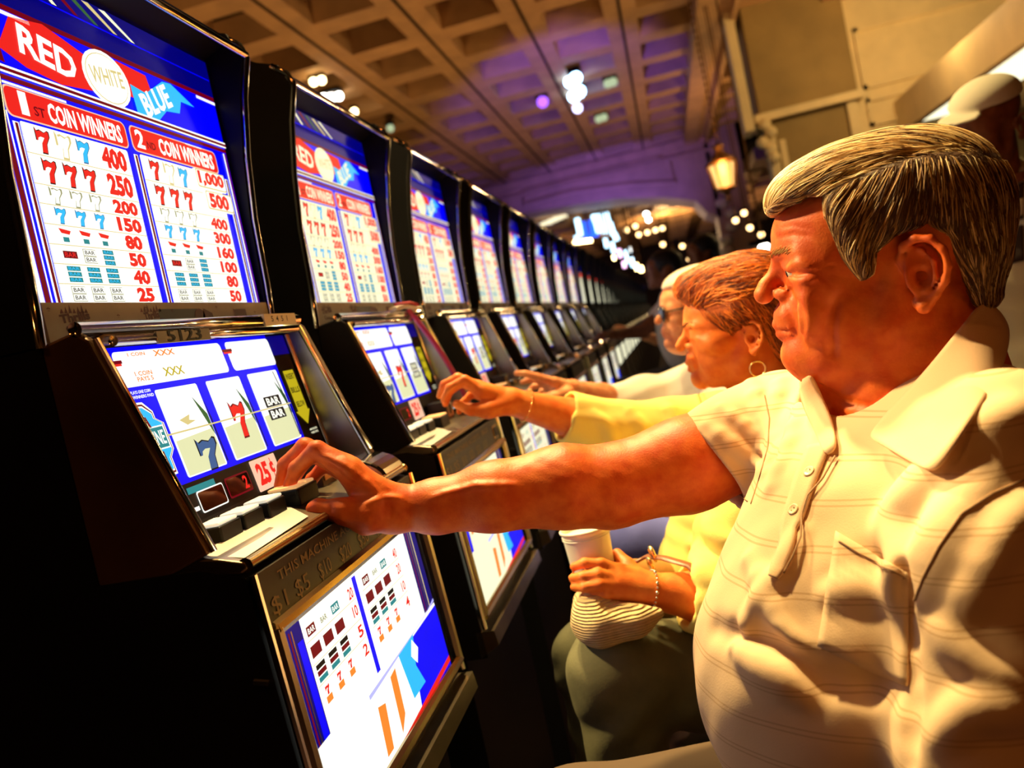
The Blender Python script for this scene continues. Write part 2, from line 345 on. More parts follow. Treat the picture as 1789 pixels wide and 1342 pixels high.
def make_machine(first):
    W = G['white'] if first else G['cream']
    r = empty('slot_machine', (OFF[0], 0.715+OFF[1], 0))
    b = MB()   # black cabinet: upper box with the forward-leaning head, body, stand
    b.prism([(-1.02, 1.30), (-.615, 1.30), (-.615, 1.695), (-.540, 1.725), (-.60, 1.76), (-1.02, 1.76)], .004, .481, black)
    for y0, y1 in ((.0, .007), (.478, .485)): b.prism([(-1.0, 1.30)]+[(x-.004, z) for x, z in TRIM]+[(-.545, 1.735), (-.60, 1.755), (-1.0, 1.755)], y0, y1, black)
    b.box(-1.02, -.578, 0, .485, .70, 1.302, black)
    b.prism([(-.578, .70), (-.408, .70), (-.426, 1.052), (-.47, 1.066), (-.578, 1.068)], 0.0, .485, black)
    b.box(-1.0, -.45, .01, .475, 0, .70, black)
    b.build('cabinet', r, OFF)
    b = MB()   # chrome edge trims of the head
    for y in (.0, .485): b.tube([(x, y, z) for x, z in TRIM]+[(-.530, y, 1.715), (-.555, y, 1.735)], .0052, chrome, 8)
    b.tube([(-.524, 0, 1.700), (-.524, .485, 1.700)], .005, chrome, 8)
    b.build('head_trim', r, OFF, smooth=True)
    b = MB(); A = Art(b, (XG, 0, 0), (0, 1, 0), (0, 0, 1), (1, 0, 0)); paytable(A, W); b.build('paytable_glass', r, OFF)
    b = MB(); A = Art(b, (XG+.004, 0, 0), (0, 1, 0), (0, 0, 1), (1, 0, 0))   # two raised plates with the revised prizes
    for t, z0, z1 in (('1,000', 1.503, 1.529), ('500', 1.474, 1.5005)):
        b.box(XG, XG+.004, .363 if t[0] == '1' else .377, .439 if t[0] == '1' else .447, z0, z1, W)
        A.rect(.3635 if t[0] == '1' else .3775, .4385 if t[0] == '1' else .4465, z0+.0004, z1-.0004, G['line'], .3, .003); A.rect(.365 if t[0] == '1' else .379, .437 if t[0] == '1' else .445, z0+.0022, z1-.0018, W, .6, .003)
        A.text(t, .401 if t[0] == '1' else .410, (z0+z1)/2, .067 if t[0] == '1' else .052, .0215, G['red'], 1, .055)
    b.build('prize_plate', r, OFF, bevel=.001)
    b = MB(); cr = mat('cream_card', (0.50, 0.42, 0.30), 0.5, noise=.2); A = Art(b, (XG+.006, 0, 0), (0, 1, 0), (0, 0, 1), (1, 0, 0))   # paper strip with stickers
    mr = mat('maroon_print', (.10, .008, .008), .5); bk = mat('black_print', (.008, .008, .008), .4)
    b.box(XG, XG+.006, .012, .478, 1.302, 1.344, cr)
    A.rect(.105, .160, 1.306, 1.324, bk, 1); A.rect(.20, .285, 1.306, 1.336, bk, 1); A.rect(.325, .37, 1.305, 1.322, bk, 1); A.rect(.375, .41, 1.303, 1.335, mr, 1)
    A.disc(.288, 1.327, .012, mr, 2, .009); A.poly([(.285, 1.310), (.30, 1.336), (.318, 1.330), (.325, 1.308)], mr, 2)
    for u in (.055, .185):
        A.text('Thrills', u, 1.329, .045 if u < .1 else .03, .009, mr, 1, .05, .08); A.text('Contest', u+.004, 1.3165, .042 if u < .1 else .028, .007, mr, 1, .04, -.05)
        for k in range(7): A.poly([(u-.02+k*.006, 1.333), (u-.017+k*.006, 1.338+.002*(k % 3)), (u-.015+k*.006, 1.333)], mr, 1)
    for k in range(9):
        u = .02+k*.052; A.text('*', u, 1.337-.004*(k % 3), .005, .005, mr, 1)
    b.build('sticker_strip', r, OFF)
    # reel door: thick side cheeks, chrome front edge, recessed glass
    FR = [(-.527, 1.298), (-.490, 1.180), (-.458, 1.080)]
    b = MB()
    for y0, y1 in ((.0, .011), (.461, .485)): b.prism([(-.578, 1.302), (-.540, 1.309)]+FR+[(-.50, 1.066), (-.578, 1.066)], y0, y1, brownmetal)
    b.prism([(-.578, 1.296), (-.578, 1.304), (-.532, 1.304), (-.540, 1.294)], .03, .461, brownmetal)
    b.build('door_frame', r, OFF, bevel=.003)
    b = MB()
    for y in (.010, .461): b.tube([(x+.001, y, z) for x, z in FR], .0036, chrome, 8)
    b.add([(-.527, .011, 1.297), (-.490, .011, 1.180), (-.459, .011, 1.082), (-.519, .050, 1.085), (-.536, .050, 1.19), (-.552, .050, 1.296)], [(0, 1, 4, 5), (1, 2, 3, 4)], brass)
    b.tube([(-.548, .458, 1.29), (-.518, .458, 1.10)], .003, chrome, 6); b.tube([(-.500, .475, 1.185), (-.466, .475, 1.10)], .006, satin, 6)
    b.add([(-.556, .460, 1.296), (-.530, .460, 1.296), (-.460, .460, 1.082), (-.522, .460, 1.082)], [(0, 1, 2, 3)], satin)
    b.tube([(-.538, .0, 1.310), (-.538, .485, 1.310)], .0075, chrome, 12); b.tube([(-.530, .040, 1.296), (-.530, .470, 1.296)], .0055, chrome, 12)
    db = b.build('door_trim', r, OFF, smooth=True)
    b = MB(); g = _n([.035, 0, -.215]); A = Art(b, (-.518, 0, 1.085), (0, 1, 0), (-.1607, 0, .987), (.987, 0, .1607)); reels(A, W, G['cool']); b.build('reel_glass', r, OFF)
    if first:
        b = MB(); A = Art(b, (-.5305, 0, 1.310), (0, 1, 0), (0, 0, 1), (1, 0, 0)); wt = mat('white_paper', (.75, .70, .60), .6)
        b.prism([(-.529, 1.302), (-.529, 1.318), (-.545, 1.3195), (-.545, 1.317), (-.5315, 1.316), (-.5315, 1.302)], .365, .463, wt)
        A.text('5  4  5  1', .41, 0.001, .05, .008, black, 7); b.build('paper_label', r, OFF)
        b = MB(); A = Art(b, (-.5235, 0, 1.3), (0, 1, 0), (0, 0, 1), (1, 0, 0)); b.box(-.5265, -.5240, .105, .21, 1.289, 1.302, satin); A.text('5123', .157, -.0035, .068, .013, black, 1, .01); b.build('number_plate', r, OFF)
    # button deck
    b = MB(); b.prism([(-.522, 1.066), (-.522, 1.086), (-.450, 1.0735), (-.426, 1.067), (-.423, 1.060), (-.430, 1.056)], .002, .482, satin)
    b.tube([(-.425, .004, 1.063), (-.425, .482, 1.063)], .0055, brass, 8)
    b.build('button_deck', r, OFF, bevel=.002)
    b = MB(); gl = mat('white_laminate', (.92, .90, .84), .25, coat=.3); sl = lambda x: 1.0735+(-.450-x)*.1736
    b.add([(-.478, .012, sl(-.478)+.0008), (-.429, .012, sl(-.429)-.001), (-.432, .165, sl(-.432)+.0008), (-.470, .205, sl(-.470)+.0008), (-.478, .205, sl(-.478)+.0008)], [(0, 1, 2, 3, 4)], gl)
    b.add([(-.520, .055, sl(-.52)+.001), (-.500, .055, sl(-.5)+.001), (-.500, .20, sl(-.5)+.001), (-.520, .20, sl(-.52)+.001)], [(0, 1, 2, 3)], mat('cream_card'))
    b.build('deck_card', r, OFF)
    bw = mat('button_cap', (.80, .76, .62), .35, emit=(1, .95, .75), es=.55); bo = mat('lit_button_cap', (.9, .5, .2), .35, emit=(1, .55, .2), es=.55)
    for k, (y, x, w, d, h, cap) in enumerate(((.078, -.490, .038, .028, .017, bw), (.127, -.490, .038, .028, .017, bw), (.177, -.488, .038, .030, .018, bw), (.244, -.484, .052, .038, .020, bo))):
        b = MB(); b.box(x-d/2-.002, x+d/2+.002, y-w/2-.002, y+w/2+.002, sl(x)-.004, sl(x)+h-.003, black)
        u = b.build('play_button' if k < 3 else 'spin_button', r, OFF, bevel=.002)
        b = MB(); b.box(x-d/2, x+d/2, y-w/2, y+w/2, sl(x)+h-.003, sl(x)+h+.001, cap); b.build('button_cap', u, OFF, bevel=.002)
    b = MB(); b.box(-.520, -.480, .325, .375, 1.075, 1.118, darkpl); b.box(-.482, -.478, .330, .370, 1.085, 1.112, satin); b.tube([(-.478, .345, 1.09), (-.478, .345, 1.108)], .0025, black, 6); b.build('coin_slot', r, OFF, bevel=.003)
    b = MB()   # domed chrome coin head at the right of the deck
    P = []
    for k in range(9): q = math.pi*k/16; P.append((-.485+.062*math.sin(q), 1.062+.036*math.cos(q)))
    b.prism([(-.55, 1.062), (-.55, 1.098)]+P, .405, .487, chrome)
    b.build('bill_acceptor', r, OFF, bevel=.004)
    b = MB(); b.box(-.424, -.417, .400, .478, 1.000, 1.052, darkpl); b.box(-.417, -.4155, .418, .460, 1.012, 1.040, brass); b.box(-.4155, -.414, .422, .456, 1.016, 1.036, black); b.build('bill_slot_plate', r, OFF, bevel=.001)
    # lower door
    BX = lambda z: -.421+(1.06-z)*.052
    b = MB(); th = math.atan2(.052, 1)
    b.prism([(BX(1.053), 1.053), (BX(1.053)+.004, 1.053), (BX(1.002)+.004, 1.002), (BX(1.002), 1.002)], .004, .395, darkpl)
    A = Art(b, (BX(1.0)+.0046, 0, 1.0), (0, 1, 0), (-.052, 0, 1), (1, 0, .052)); gold = mat('gold_print', (.22, .14, .05), .5)
    A.text('THIS MACHINE ACCEPTS', .165, .040, .25, .010, gold, 1, .01); A.text('BILLS', .34, .041, .055, .010, gold, 1)
    for t, u in (('$1', .030), ('$5', .082), ('$10', .140), ('$20', .200), ('$50', .258), ('$100', .318)): A.text(t, u, .016, .032, .019, gold, 1, .0)
    b.build('bill_notice', r, OFF)
    b = MB(); z0, z1 = .77, .998
    for (ya, za, yb, zb) in ((.006, z1, .478, z1), (.006, z0, .478, z0), (.010, z0, .010, z1), (.474, z0, .474, z1)): b.tube([(BX(za)+.004, ya, za), (BX(zb)+.004, yb, zb)], .008, brass if za == zb else satin, 8)
    b.tube([(BX(1.052)+.003, 0, 1.054), (BX(.75)+.003, 0, .75)], .004, chrome, 8); b.tube([(BX(1.052)+.003, .485, 1.054), (BX(.75)+.003, .485, .75)], .004, chrome, 8)
    b.prism([(-.42, .745), (-.388, .745), (-.385, .720), (-.42, .700)], .0, .485, satin)
    b.build('belly_frame', r, OFF, smooth=False)
    b = MB(); A = Art(b, (BX(0)+.0005, 0, 0), (0, 1, 0), (-.052, 0, 1), (1, 0, .052)); belly(A, W); b.build('belly_glass', r, OFF)
    b = MB(); b.tube([(-.44, -.002, .955), (-.425, -.002, .952)], .003, chrome, 6); b.build('door_lock', r, OFF)
    return r
def copy_tree(o, parent=None):
    c = o.copy(); C.objects.link(c); c.parent = parent
    for ch in list(o.children): copy_tree(ch, c)
    return c
SP = 0.645
m1 = make_machine(True)
tag(m1, 'nearest slot machine, bronze-edged, played by the man in the pale polo shirt', 'slot machine', 'slot machines in the long row')
m2 = make_machine(False); m2.location.y += SP
tag(m2, 'second slot machine in the row, the woman in yellow reaches to its buttons', 'slot machine', 'slot machines in the long row')
for ch in m2.children:
    if ch.name.startswith('door_frame'): ch.data.materials[0] = black
names = ['third slot machine, the white-shirted player reaches to it', 'fourth slot machine, beyond the one the white-shirted player uses', 'fifth slot machine counted from the front of the row',
         'sixth slot machine counted from the front of the row', 'seventh slot machine counted from the front of the row', 'eighth slot machine counted from the front of the row']
for k in range(2, 8):
    c = copy_tree(m2); c.location.y = m1.location.y+SP*k; c['label'] = names[k-2]
def far_machine():
    b = MB()
    b.prism([(-1.0, .70), (-.40, .70), (-.428, 1.066), (-.458, 1.08), (-.522, 1.086), (-.572, 1.302), (-.596, 1.305), (-.588, 1.70), (-.545, 1.74), (-.60, 1.757), (-1.0, 1.757)], 0, .485, black)
    b.box(-1.0, -.45, .01, .475, 0, .70, black)
    for y0, y1 in ((-.002, .008), (.477, .487)): b.prism([(-.9, 1.30)]+[(x+.006, z) for x, z in TRIM]+[(-.53, 1.735), (-.60, 1.76), (-.9, 1.76)], y0, y1, black)
    for y0, y1 in ((0, .006), (.479, .485)): b.prism([(-.535, 1.302), (-.525, 1.302), (-.45, 1.08), (-.46, 1.08)], y0, y1, chrome)
    def q(u0, u1, p0, p1, m):
        b.add([(p0[0], u0, p0[1]), (p0[0], u1, p0[1]), (p1[0], u1, p1[1]), (p1[0], u0, p1[1])], [(0, 1, 2, 3)], m)
    q(.015, .46, (-.592, 1.345), (-.588, 1.565), G['cream']); q(.015, .46, (-.585, 1.53), (-.585, 1.56), G['red']); q(.228, .24, (-.587, 1.345), (-.583, 1.53), G['blue'])
    q(.015, .46, (-.586, 1.57), (-.584, 1.69), G['navy']); q(.12, .22, (-.583, 1.58), (-.581, 1.64), G['cream']); q(.24, .33, (-.583, 1.58), (-.581, 1.64), G['cyan'])
    [b.prism([(-.60, 1.305), (-.527, 1.302), (-.490, 1.18), (-.456, 1.078), (-.60, 1.07)], y0, y1, black) for y0, y1 in ((-.001, .02), (.465, .486))]; q(.06, .40, (-.531, 1.145), (-.562, 1.285), G['cream']); q(.045, .44, (-.409, .78), (-.418, .985), G['cream'])
    q(.05, .2, (-.43, 1.0672), (-.458, 1.0835), G['line'])
    me = b.build('slot_machine', None, OFF); return me
fm = far_machine()
for k in range(8, 34):
    c = fm if k == 8 else fm.copy()
    if k > 8: C.objects.link(c)
    c.location = (OFF[0], m1.location.y+SP*k, 0)
    tag(c, 'distant slot machine in the dark far stretch of the long row', 'slot machine', 'slot machines at the far end of the row')
# ------------------------------------------------------------------ organic shapes: smooth-blended distance field -> surface net mesh
class SDF:
    def __init__(s): s.p = []; s.post = None
    def rc(s, a, b, r1, r2, k=.01, op=1):
        a, b = np.array(a, float), np.array(b, float)
        s.p.append(('rc', a, b, float(r1), float(r2), k, op, np.minimum(a-r1, b-r2), np.maximum(a+r1, b+r2))); return s
    def chain(s, pts, rs, k=.01, op=1):
        for i in range(len(pts)-1): s.rc(pts[i], pts[i+1], rs[i], rs[i+1], k, op)
        return s
    def el(s, c, r, ax=None, k=.01, op=1):
        c = np.array(c, float); r = np.array(r, float); ax = np.eye(3) if ax is None else np.array(ax, float)
        R = r.max(); s.p.append(('el', c, r, ax, None, k, op, c-R, c+R)); return s
    def plane(s, c, n, k=.003):   # cut away the side the normal points to
        s.p.append(('pl', np.array(c, float), _n(n), None, None, k, 2, None, None)); return s
    def bplane(s, c, n, cen, rad, k=.003):   # same but only near cen
        s.p.append(('bp', np.array(c, float), _n(n), np.array(cen, float), rad, k, -1, np.array(cen)-rad, np.array(cen)+rad)); return s
    def ev(s, P):
        D = np.full(len(P), 1.0)
        for q in s.p:
            t, k, op = q[0], q[5], q[6]
            if q[7] is not None:
                mg = 3*k+.012
                I = np.nonzero(np.all((P > q[7]-mg) & (P < q[8]+mg), axis=1))[0]
                if not len(I): continue
                X = P[I]
            else: I = slice(None); X = P
            if t == 'rc':
                a, b, r1, r2 = q[1:5]; ba = b-a; L = float(ba@ba)+1e-12
                h = np.clip((X-a)@ba/L, 0, 1); d = np.linalg.norm(X-a-h[:, None]*ba, axis=1)-(r1+(r2-r1)*h)
            elif t == 'el':
                Y = (X-q[1])@q[3].T; k0 = np.linalg.norm(Y/q[2], axis=1); k1 = np.linalg.norm(Y/q[2]**2, axis=1)+1e-9
                d = k0*(k0-1)/k1; d = np.where(k0 < .05, -q[2].min(), d)
            elif t == 'pl': d = -((X-q[1])@q[2])
            else: d = np.maximum(-((X-q[1])@q[2]), np.linalg.norm(X-q[3], axis=1)-q[4])
            o = D[I]
            if op == 1: h = np.clip(.5+.5*(o-d)/k, 0, 1); D[I] = o+(d-o)*h-k*h*(1-h)
            elif op == -1: h = np.clip(.5-.5*(o+d)/k, 0, 1); D[I] = o*(1-h)-d*h+k*h*(1-h)
            else: h = np.clip(.5-.5*(o+d)/k, 0, 1) if False else np.clip(.5-.5*(o-(-d))/k, 0, 1); D[I] = o+((-d)-o)*h+k*h*(1-h)
        if s.post: D = s.post(P, D)
        return D
    def grad(s, P, e=.0012):
        g = np.stack([s.ev(P+np.eye(3)[i]*e)-s.ev(P-np.eye(3)[i]*e) for i in range(3)], 1)
        return g/(np.linalg.norm(g, axis=1)[:, None]+1e-12)
    def snap(s, px, py, t0=.3, t1=4.):
        """points where the view rays through the photo pixels meet the surface, with normals"""
        px, py = np.atleast_1d(px).astype(float), np.atleast_1d(py).astype(float)
        d = np.stack([(px-CX)/F, -(py-CY)/F, np.ones_like(px)], 1)@MC; d /= np.linalg.norm(d, axis=1)[:, None]
        t = np.full(len(px), t0)
        for _ in range(140):
            v = s.ev(CAM+d*t[:, None]); t = np.where(v > .0003, np.minimum(t+np.minimum(v, .05)*.7, t1), t)
        P = CAM+d*t[:, None]; return P, s.grad(P)
    def project(s, P, it=4, off=0.):
        for _ in range(it): P = P-(s.ev(P)-off)[:, None]*s.grad(P)
        return P
    def mesh(s, lo, hi, h=.003, B=8):
        lo = np.array(lo, float); hi = np.array(hi, float)
        n = np.ceil((hi-lo)/(h*B)).astype(int)*B; nb = n//B
        g = [lo[i]+(np.arange(nb[i])+.5)*B*h for i in range(3)]
        G3 = np.stack(np.meshgrid(*g, indexing='ij'), -1).reshape(-1, 3)
        cd_ = s.ev(G3).reshape(nb)
        V = np.repeat(np.repeat(np.repeat(np.sign(cd_).astype(np.float32)*h, B, 0), B, 1), B, 2)
        act = np.argwhere(np.abs(cd_) < B*h*1.35)
        loc = np.stack(np.meshgrid(*[np.arange(B)]*3, indexing='ij'), -1).reshape(-1, 3)
        for c0 in range(0, len(act), 1500):
            a = act[c0:c0+1500]; idx = (a[:, None, :]*B+loc[None]).reshape(-1, 3)
            v = s.ev(lo+idx*h); V[idx[:, 0], idx[:, 1], idx[:, 2]] = v
        ins = V < 0
        # cells crossing the surface
        c8 = [(i, j, k) for i in (0, 1) for j in (0, 1) for k in (0, 1)]
        sl = lambda o: tuple(slice(o[i], n[i]-1+o[i]) for i in range(3))
        cnt = sum(ins[sl(o)].astype(np.int8) for o in c8); cells = np.argwhere((cnt > 0) & (cnt < 8))
        if not len(cells): return np.zeros((0, 3)), []
        vi = -np.ones(tuple(n-1), np.int64); vi[tuple(cells.T)] = np.arange(len(cells))
        acc = np.zeros((len(cells), 3)); w = np.zeros(len(cells))
        for a in c8:
            for ax in range(3):
                if a[ax]: continue
                b = list(a); b[ax] = 1
                va = V[tuple((cells+a).T)]; vb = V[tuple((cells+b).T)]; m = (va < 0) != (vb < 0)
                t = np.where(m, va/(va-vb+1e-20), 0)
                p = np.tile(np.array(a, float), (len(cells), 1)); p[:, ax] = t; acc += p*m[:, None]; w += m
        verts = lo+(cells+acc/np.maximum(w, 1)[:, None])*h
        faces = []
        for ax in range(3):
            u, v = (ax+1) % 3, (ax+2) % 3
            A_ = [slice(1, n[i]-1) for i in range(3)]; Bq = list(A_); A_[ax] = slice(0, n[ax]-2); Bq[ax] = slice(1, n[ax]-1)
            ia, ib = ins[tuple(A_)], ins[tuple(Bq)]
            e = np.argwhere(ia != ib); base = np.array([1, 1, 1]); base[ax] = 0; e = e+base
            inside_a = ins[tuple(e.T)]
            du = np.zeros(3, int); du[u] = 1; dv = np.zeros(3, int); dv[v] = 1
            q = np.stack([vi[tuple((e-du-dv).T)], vi[tuple((e-dv).T)], vi[tuple(e.T)], vi[tuple((e-du).T)]], 1)
            q = np.where(inside_a[:, None], q, q[:, ::-1]); faces.append(q)
        return verts, np.concatenate(faces)
def np_mesh(name, V, Fc, m, parent=None, smooth=True):
    me = bpy.data.meshes.new(name); off = np.array(parent.location) if parent else np.zeros(3)
    Fc = np.asarray(Fc); k = Fc.shape[1]
    me.vertices.add(len(V)); me.vertices.foreach_set('co', (np.asarray(V)-off).astype(np.float32).ravel())
    me.loops.add(Fc.size); me.loops.foreach_set('vertex_index', Fc.astype(np.int32).ravel())
    me.polygons.add(len(Fc)); me.polygons.foreach_set('loop_start', np.arange(0, Fc.size, k, dtype=np.int32))
    for x in (m if isinstance(m, (list, tuple)) else [m]): me.materials.append(x)
    me.update(calc_edges=True); me.validate()
    if smooth: me.polygons.foreach_set('use_smooth', [True]*len(me.polygons))
    o = bpy.data.objects.new(name, me); C.objects.link(o)
    if parent: o.parent = parent
    return o
class Frame:
    """local millimetre frame: f forward, s to the person's left, u up"""
    def __init__(s, c, yaw, pitch=0., roll=0., mm=.001):
        f = np.array([math.cos(yaw)*math.cos(pitch), math.sin(yaw)*math.cos(pitch), math.sin(pitch)]); u = np.array([0, 0, 1.])-f*f[2]; u = _n(u); sd = np.cross(u, f)
        cr, sr = math.cos(roll), math.sin(roll); s.s, s.u = sd*cr+u*sr, u*cr-sd*sr; s.f = f; s.c = np.array(c, float); s.mm = mm; s.ax = np.stack([s.f, s.s, s.u])
    def __call__(s, f, sd, u): return s.c+(s.f*f+s.s*sd+s.u*u)*s.mm
    def inv(s, P): return (P-s.c)@s.ax.T/s.mm
def head_sdf(S_, H, male=True, heavy=True, lids=True):
    m = H.mm; k = lambda x: x*m
    E = lambda c, r, kk=12, op=1: S_.el(H(*c), np.array(r)*m, H.ax, k(kk), op)
    R = lambda a, b, r1, r2, kk=8, op=1: S_.rc(H(*a), H(*b), k(r1), k(r2), k(kk), op)
    E((-12, 0, 30), (98, 74, 78)); E((42, 0, 34), (62, 62, 46), 20); E((42, 0, -34), (58, 54, 66), 22)
    if heavy: E((58, 0, -98), (44, 42, 30), 25)
    for sg in (-1, 1):
        R((90, sg*8, -85), (14, sg*44, -70), 17, 17, 24); R((14, sg*44, -70), (-10, sg*52, -20), 16, 14, 26)
        R((70, sg*20, -92), (20, sg*40, -92), 12, 14, 18)
        E((58, sg*36, -52), (32, 22, 30), 18); E((68, sg*44, -20), (22, 17, 15), 16)
        R((98, sg*10, 20), (80, sg*44, 17), 8.5, 8, 12)
        E((107, sg*33, 1), (14, 15, 9), 12, -1)
        E((60, sg*47, 4), (24, 15, 19), 16)
        # eyeball with lids
        R((84, sg*31, 0), (84, sg*31, 0.1), 13.2, 13.2, 5)
        if lids: R((100, sg*20, -1.2), (91, sg*45, -2.5), 2.7, 2.2, 1.5, -1)
        R((96, sg*22, 7), (87, sg*45, 4), 3.2, 3, 5)
        R((94, sg*22, -11), (84, sg*42, -11), 3.4, 3, 7)
    E((88, 0, 4), (16, 15, 22), 8)
    E((99, 0, -44), (17, 26, 17), 14)
    R((97, 0, 10), (115, 0, -9), 8, 8.5, 10); R((117, 0, -10), (121, 0, -17), 8, 10.5, 6)
    for sg in (-1, 1):
        R((105, sg*12, -20), (103, sg*15, -22), 6.4, 6.0, 7); R((113, sg*7, -30), (108, sg*9, -28), 3.4, 3.0, 3, -1)
        R((108, sg*19, -14), (104, sg*23, -26), 1.8, 2.0, 5, -1)
        R((104, sg*24, -28), (93, sg*37, -62), 2.2, 1.6, 6, -1)
        R((114, 0, -51), (102, sg*23, -57), 3.8, 2.4, 5); R((111.5, 0, -61.5), (101, sg*21, -60), 4.4, 2.8, 5)
    for sg in (-1, 1): R((120.5, 0, -56), (101, sg*26, -59), 2.0, 1.7, 1.5, -1)
    R((107, -9, -73), (107, 9, -73), 3, 3, 8, -1)
    E((93, 0, -86), (19, 22, 17), 14)
def ear_sdf(S_, H, sg, cf=-22, cu=-26, sc=1.0):
    m = H.mm; k = lambda x: x*m
    def q(a, b, o=0): return H(cf+(a*.84-2)*sc, sg*(73+o-.38*(a-24)*sc+ (4 if False else 0)), cu+b*sc)
    hel = [(20, 4, -2), (23, 18, 0), (17, 31, 3), (3, 37, 5), (-13, 33, 6), (-24, 19, 6), (-26, 2, 5), (-21, -13, 3), (-9, -26, 1), (4, -36, -1)]
    S_.chain([q(*p) for p in hel], [k(x*sc) for x in (3, 3.6, 4, 4.3, 4.3, 4.1, 3.9, 3.8, 4.2, 7)], k(3))
    S_.rc(q(6, -35, -1), q(12, -30, -2), k(8*sc), k(6*sc), k(4))
    S_.el(q(-1, 0, -3), np.array((20, 4, 33))*m*sc, H.ax, k(3))
    S_.chain([q(-2, 24, 1), (q(-13, 8, 2)), q(-11, -8, 2), q(1, -20, 1)], [k(2.8*sc)]*3+[k(3.2*sc)], k(4))
    S_.rc(q(15, -8, 1), q(16, -1, 1), k(4.5*sc), k(4*sc), k(4)); S_.el(q(3, -4, 3), np.array((9.5, 8, 12))*m*sc, H.ax, k(4), -1)
    S_.el(q(4, 15, 4), np.array((9, 5, 6))*m*sc, H.ax, k(4), -1)
def finger(S_, pts, rs, k=.004): S_.chain(pts, rs, k)
def skin_mat(name, col, dark, rough=.50):
    if name in MATS: return MATS[name]
    m = mat(name, col, rough, 0, col2=dark, nscale=45, bump=.16, bscale=420, sss=0.03, spec=.38)
    return m
def hair_strands(S_, seeds, dirfn, steps, seg, rad, mats, parent, name='hair_strands', lift=.0012, jit=.12, seed=3, arch=0.0):
    """thin tapered strands that run over the hair surface"""
    rng = np.random.default_rng(seed); N = len(seeds)
    P = S_.project(seeds, 4); path = [P.copy()]; ln = rng.uniform(.55, 1.0, N); jt = rng.normal(0, jit, (N, 3)); lf = rng.uniform(-.2, 1, N)*lift
    ph = rng.uniform(0, 6.28, N)
    for i in range(steps):
        n = S_.grad(P); d = dirfn(P)+jt*(1+.5*math.sin(i))
        d -= (d*n).sum(1)[:, None]*n; d /= np.linalg.norm(d, axis=1)[:, None]+1e-9
        P = P+d*seg*ln[:, None]; sd_ = S_.ev(P); P = P-(sd_-(lf+arch*math.sin(math.pi*i/steps)))[:, None]*S_.grad(P); path.append(P.copy())
    path = np.stack(path, 1); T = np.gradient(path, axis=1); T /= np.linalg.norm(T, axis=2)[:, :, None]+1e-9
    K = steps+1; nrm = np.stack([S_.grad(path[:, i]) for i in range(K)], 1); bn = np.cross(T, nrm); bn /= np.linalg.norm(bn, axis=2)[:, :, None]+1e-9
    pr = np.sin(np.linspace(.25, math.pi*.97, K))**.6*rad; rr = rng.uniform(.6, 1.3, N)
    R_ = pr[None, :, None]*rr[:, None, None]
    ring = np.stack([path+bn*R_, path+nrm*R_*.8, path-bn*R_, path-nrm*R_*.6], 2)   # N,K,4,3
    V = ring.reshape(-1, 3); b = (np.arange(N)[:, None]*K+np.arange(K-1)[None])*4; b = b.reshape(-1)
    Fq = np.concatenate([np.stack([b+j, b+(j+1) % 4, b+4+(j+1) % 4, b+4+j], 1) for j in range(4)])
    o = np_mesh(name, V, Fq, mats, parent)
    mi = rng.integers(0, len(mats), N); per = np.repeat(mi, K-1); o.data.polygons.foreach_set('material_index', np.tile(per, 4).astype(np.int32)); return o
def tri_fan_ribbon(S_, pts, width, m, name, parent, off=.0015, n=40, thick=.002, close=False):
    """strip of given width laid on a surface along photo points pts"""
    pts = np.array(pts, float); t = np.linspace(0, len(pts)-1, n); px = np.interp(t, np.arange(len(pts)), pts[:, 0]); py = np.interp(t, np.arange(len(pts)), pts[:, 1])
    P, N = S_.snap(px, py); T = np.gradient(P, axis=0); T /= np.linalg.norm(T, axis=1)[:, None]+1e-9; B_ = np.cross(N, T); B_ /= np.linalg.norm(B_, axis=1)[:, None]+1e-9
    cols = []
    wv = np.full(n, width) if np.isscalar(width) else np.interp(t, np.arange(len(pts)), width)
    for s_ in (-1, -.5, 0, .5, 1):
        Q = S_.project(P+B_*(s_*wv/2)[:, None], 3, off); cols.append(Q)
    Vt = np.stack(cols, 1).reshape(-1, 3); fs = []
    for i in range(n-1):
        for j in range(4): a = i*5+j; fs.append((a, a+1, a+6, a+5))
    o = np_mesh(name, Vt, np.array(fs), m, parent); s2 = o.modifiers.new('solid', 'SOLIDIFY'); s2.thickness = thick; s2.offset = 0; return o
# ------------------------------------------------------------------ the man in the polo shirt
skinM = skin_mat('ruddy_skin', (.84, .185, .026), (.68, .095, .010))
man = empty('person', (.28, .95, .55), 'silver-haired man in a pale striped polo shirt, arm stretched to the nearest machine', 'person')
yaw_face = math.radians(172)
H = Frame(atD(1545, 440, .86), math.radians(173), 0.0, 0)
body = SDF()
head_sdf(body, H, heavy=True)
body.rc(H(-22, 0, -50), H(-14, 0, -190), .058, .066, .02); body.rc(H(8, 0, -100), H(22, 0, -190), .052, .060, .02)
body.rc(H(70, 0, -112), H(58, 0, -165), .020, .022, .02)
body.rc(H(-45, 0, -85), H(-52, 0, -180), .040, .046, .02)
ear_sdf(body, H, 1, -18, -26, .86); ear_sdf(body, H, -1, -18, -26, .86)
# torso under the shirt, chest turned part-way to the camera
gx = _n([-.86, -.5, 0]); sx = np.cross([0, 0, 1.], gx); TA = np.stack([gx, sx, [0, 0, 1.]])
neckb = H(2, 0, -200)
Rsh = atD(1372, 745, 1.07); Lsh = atD(1750, 800, .72)
T1 = atD(1590, 905, .885); T2 = atD(1540, 1040, .865); T3 = atD(1500, 1195, .84)
body.el(T1, (.12, .15, .11), TA, .03); body.el(T2, (.11, .14, .14), TA, .03); body.el(T3, (.13, .15, .14), TA, .03)
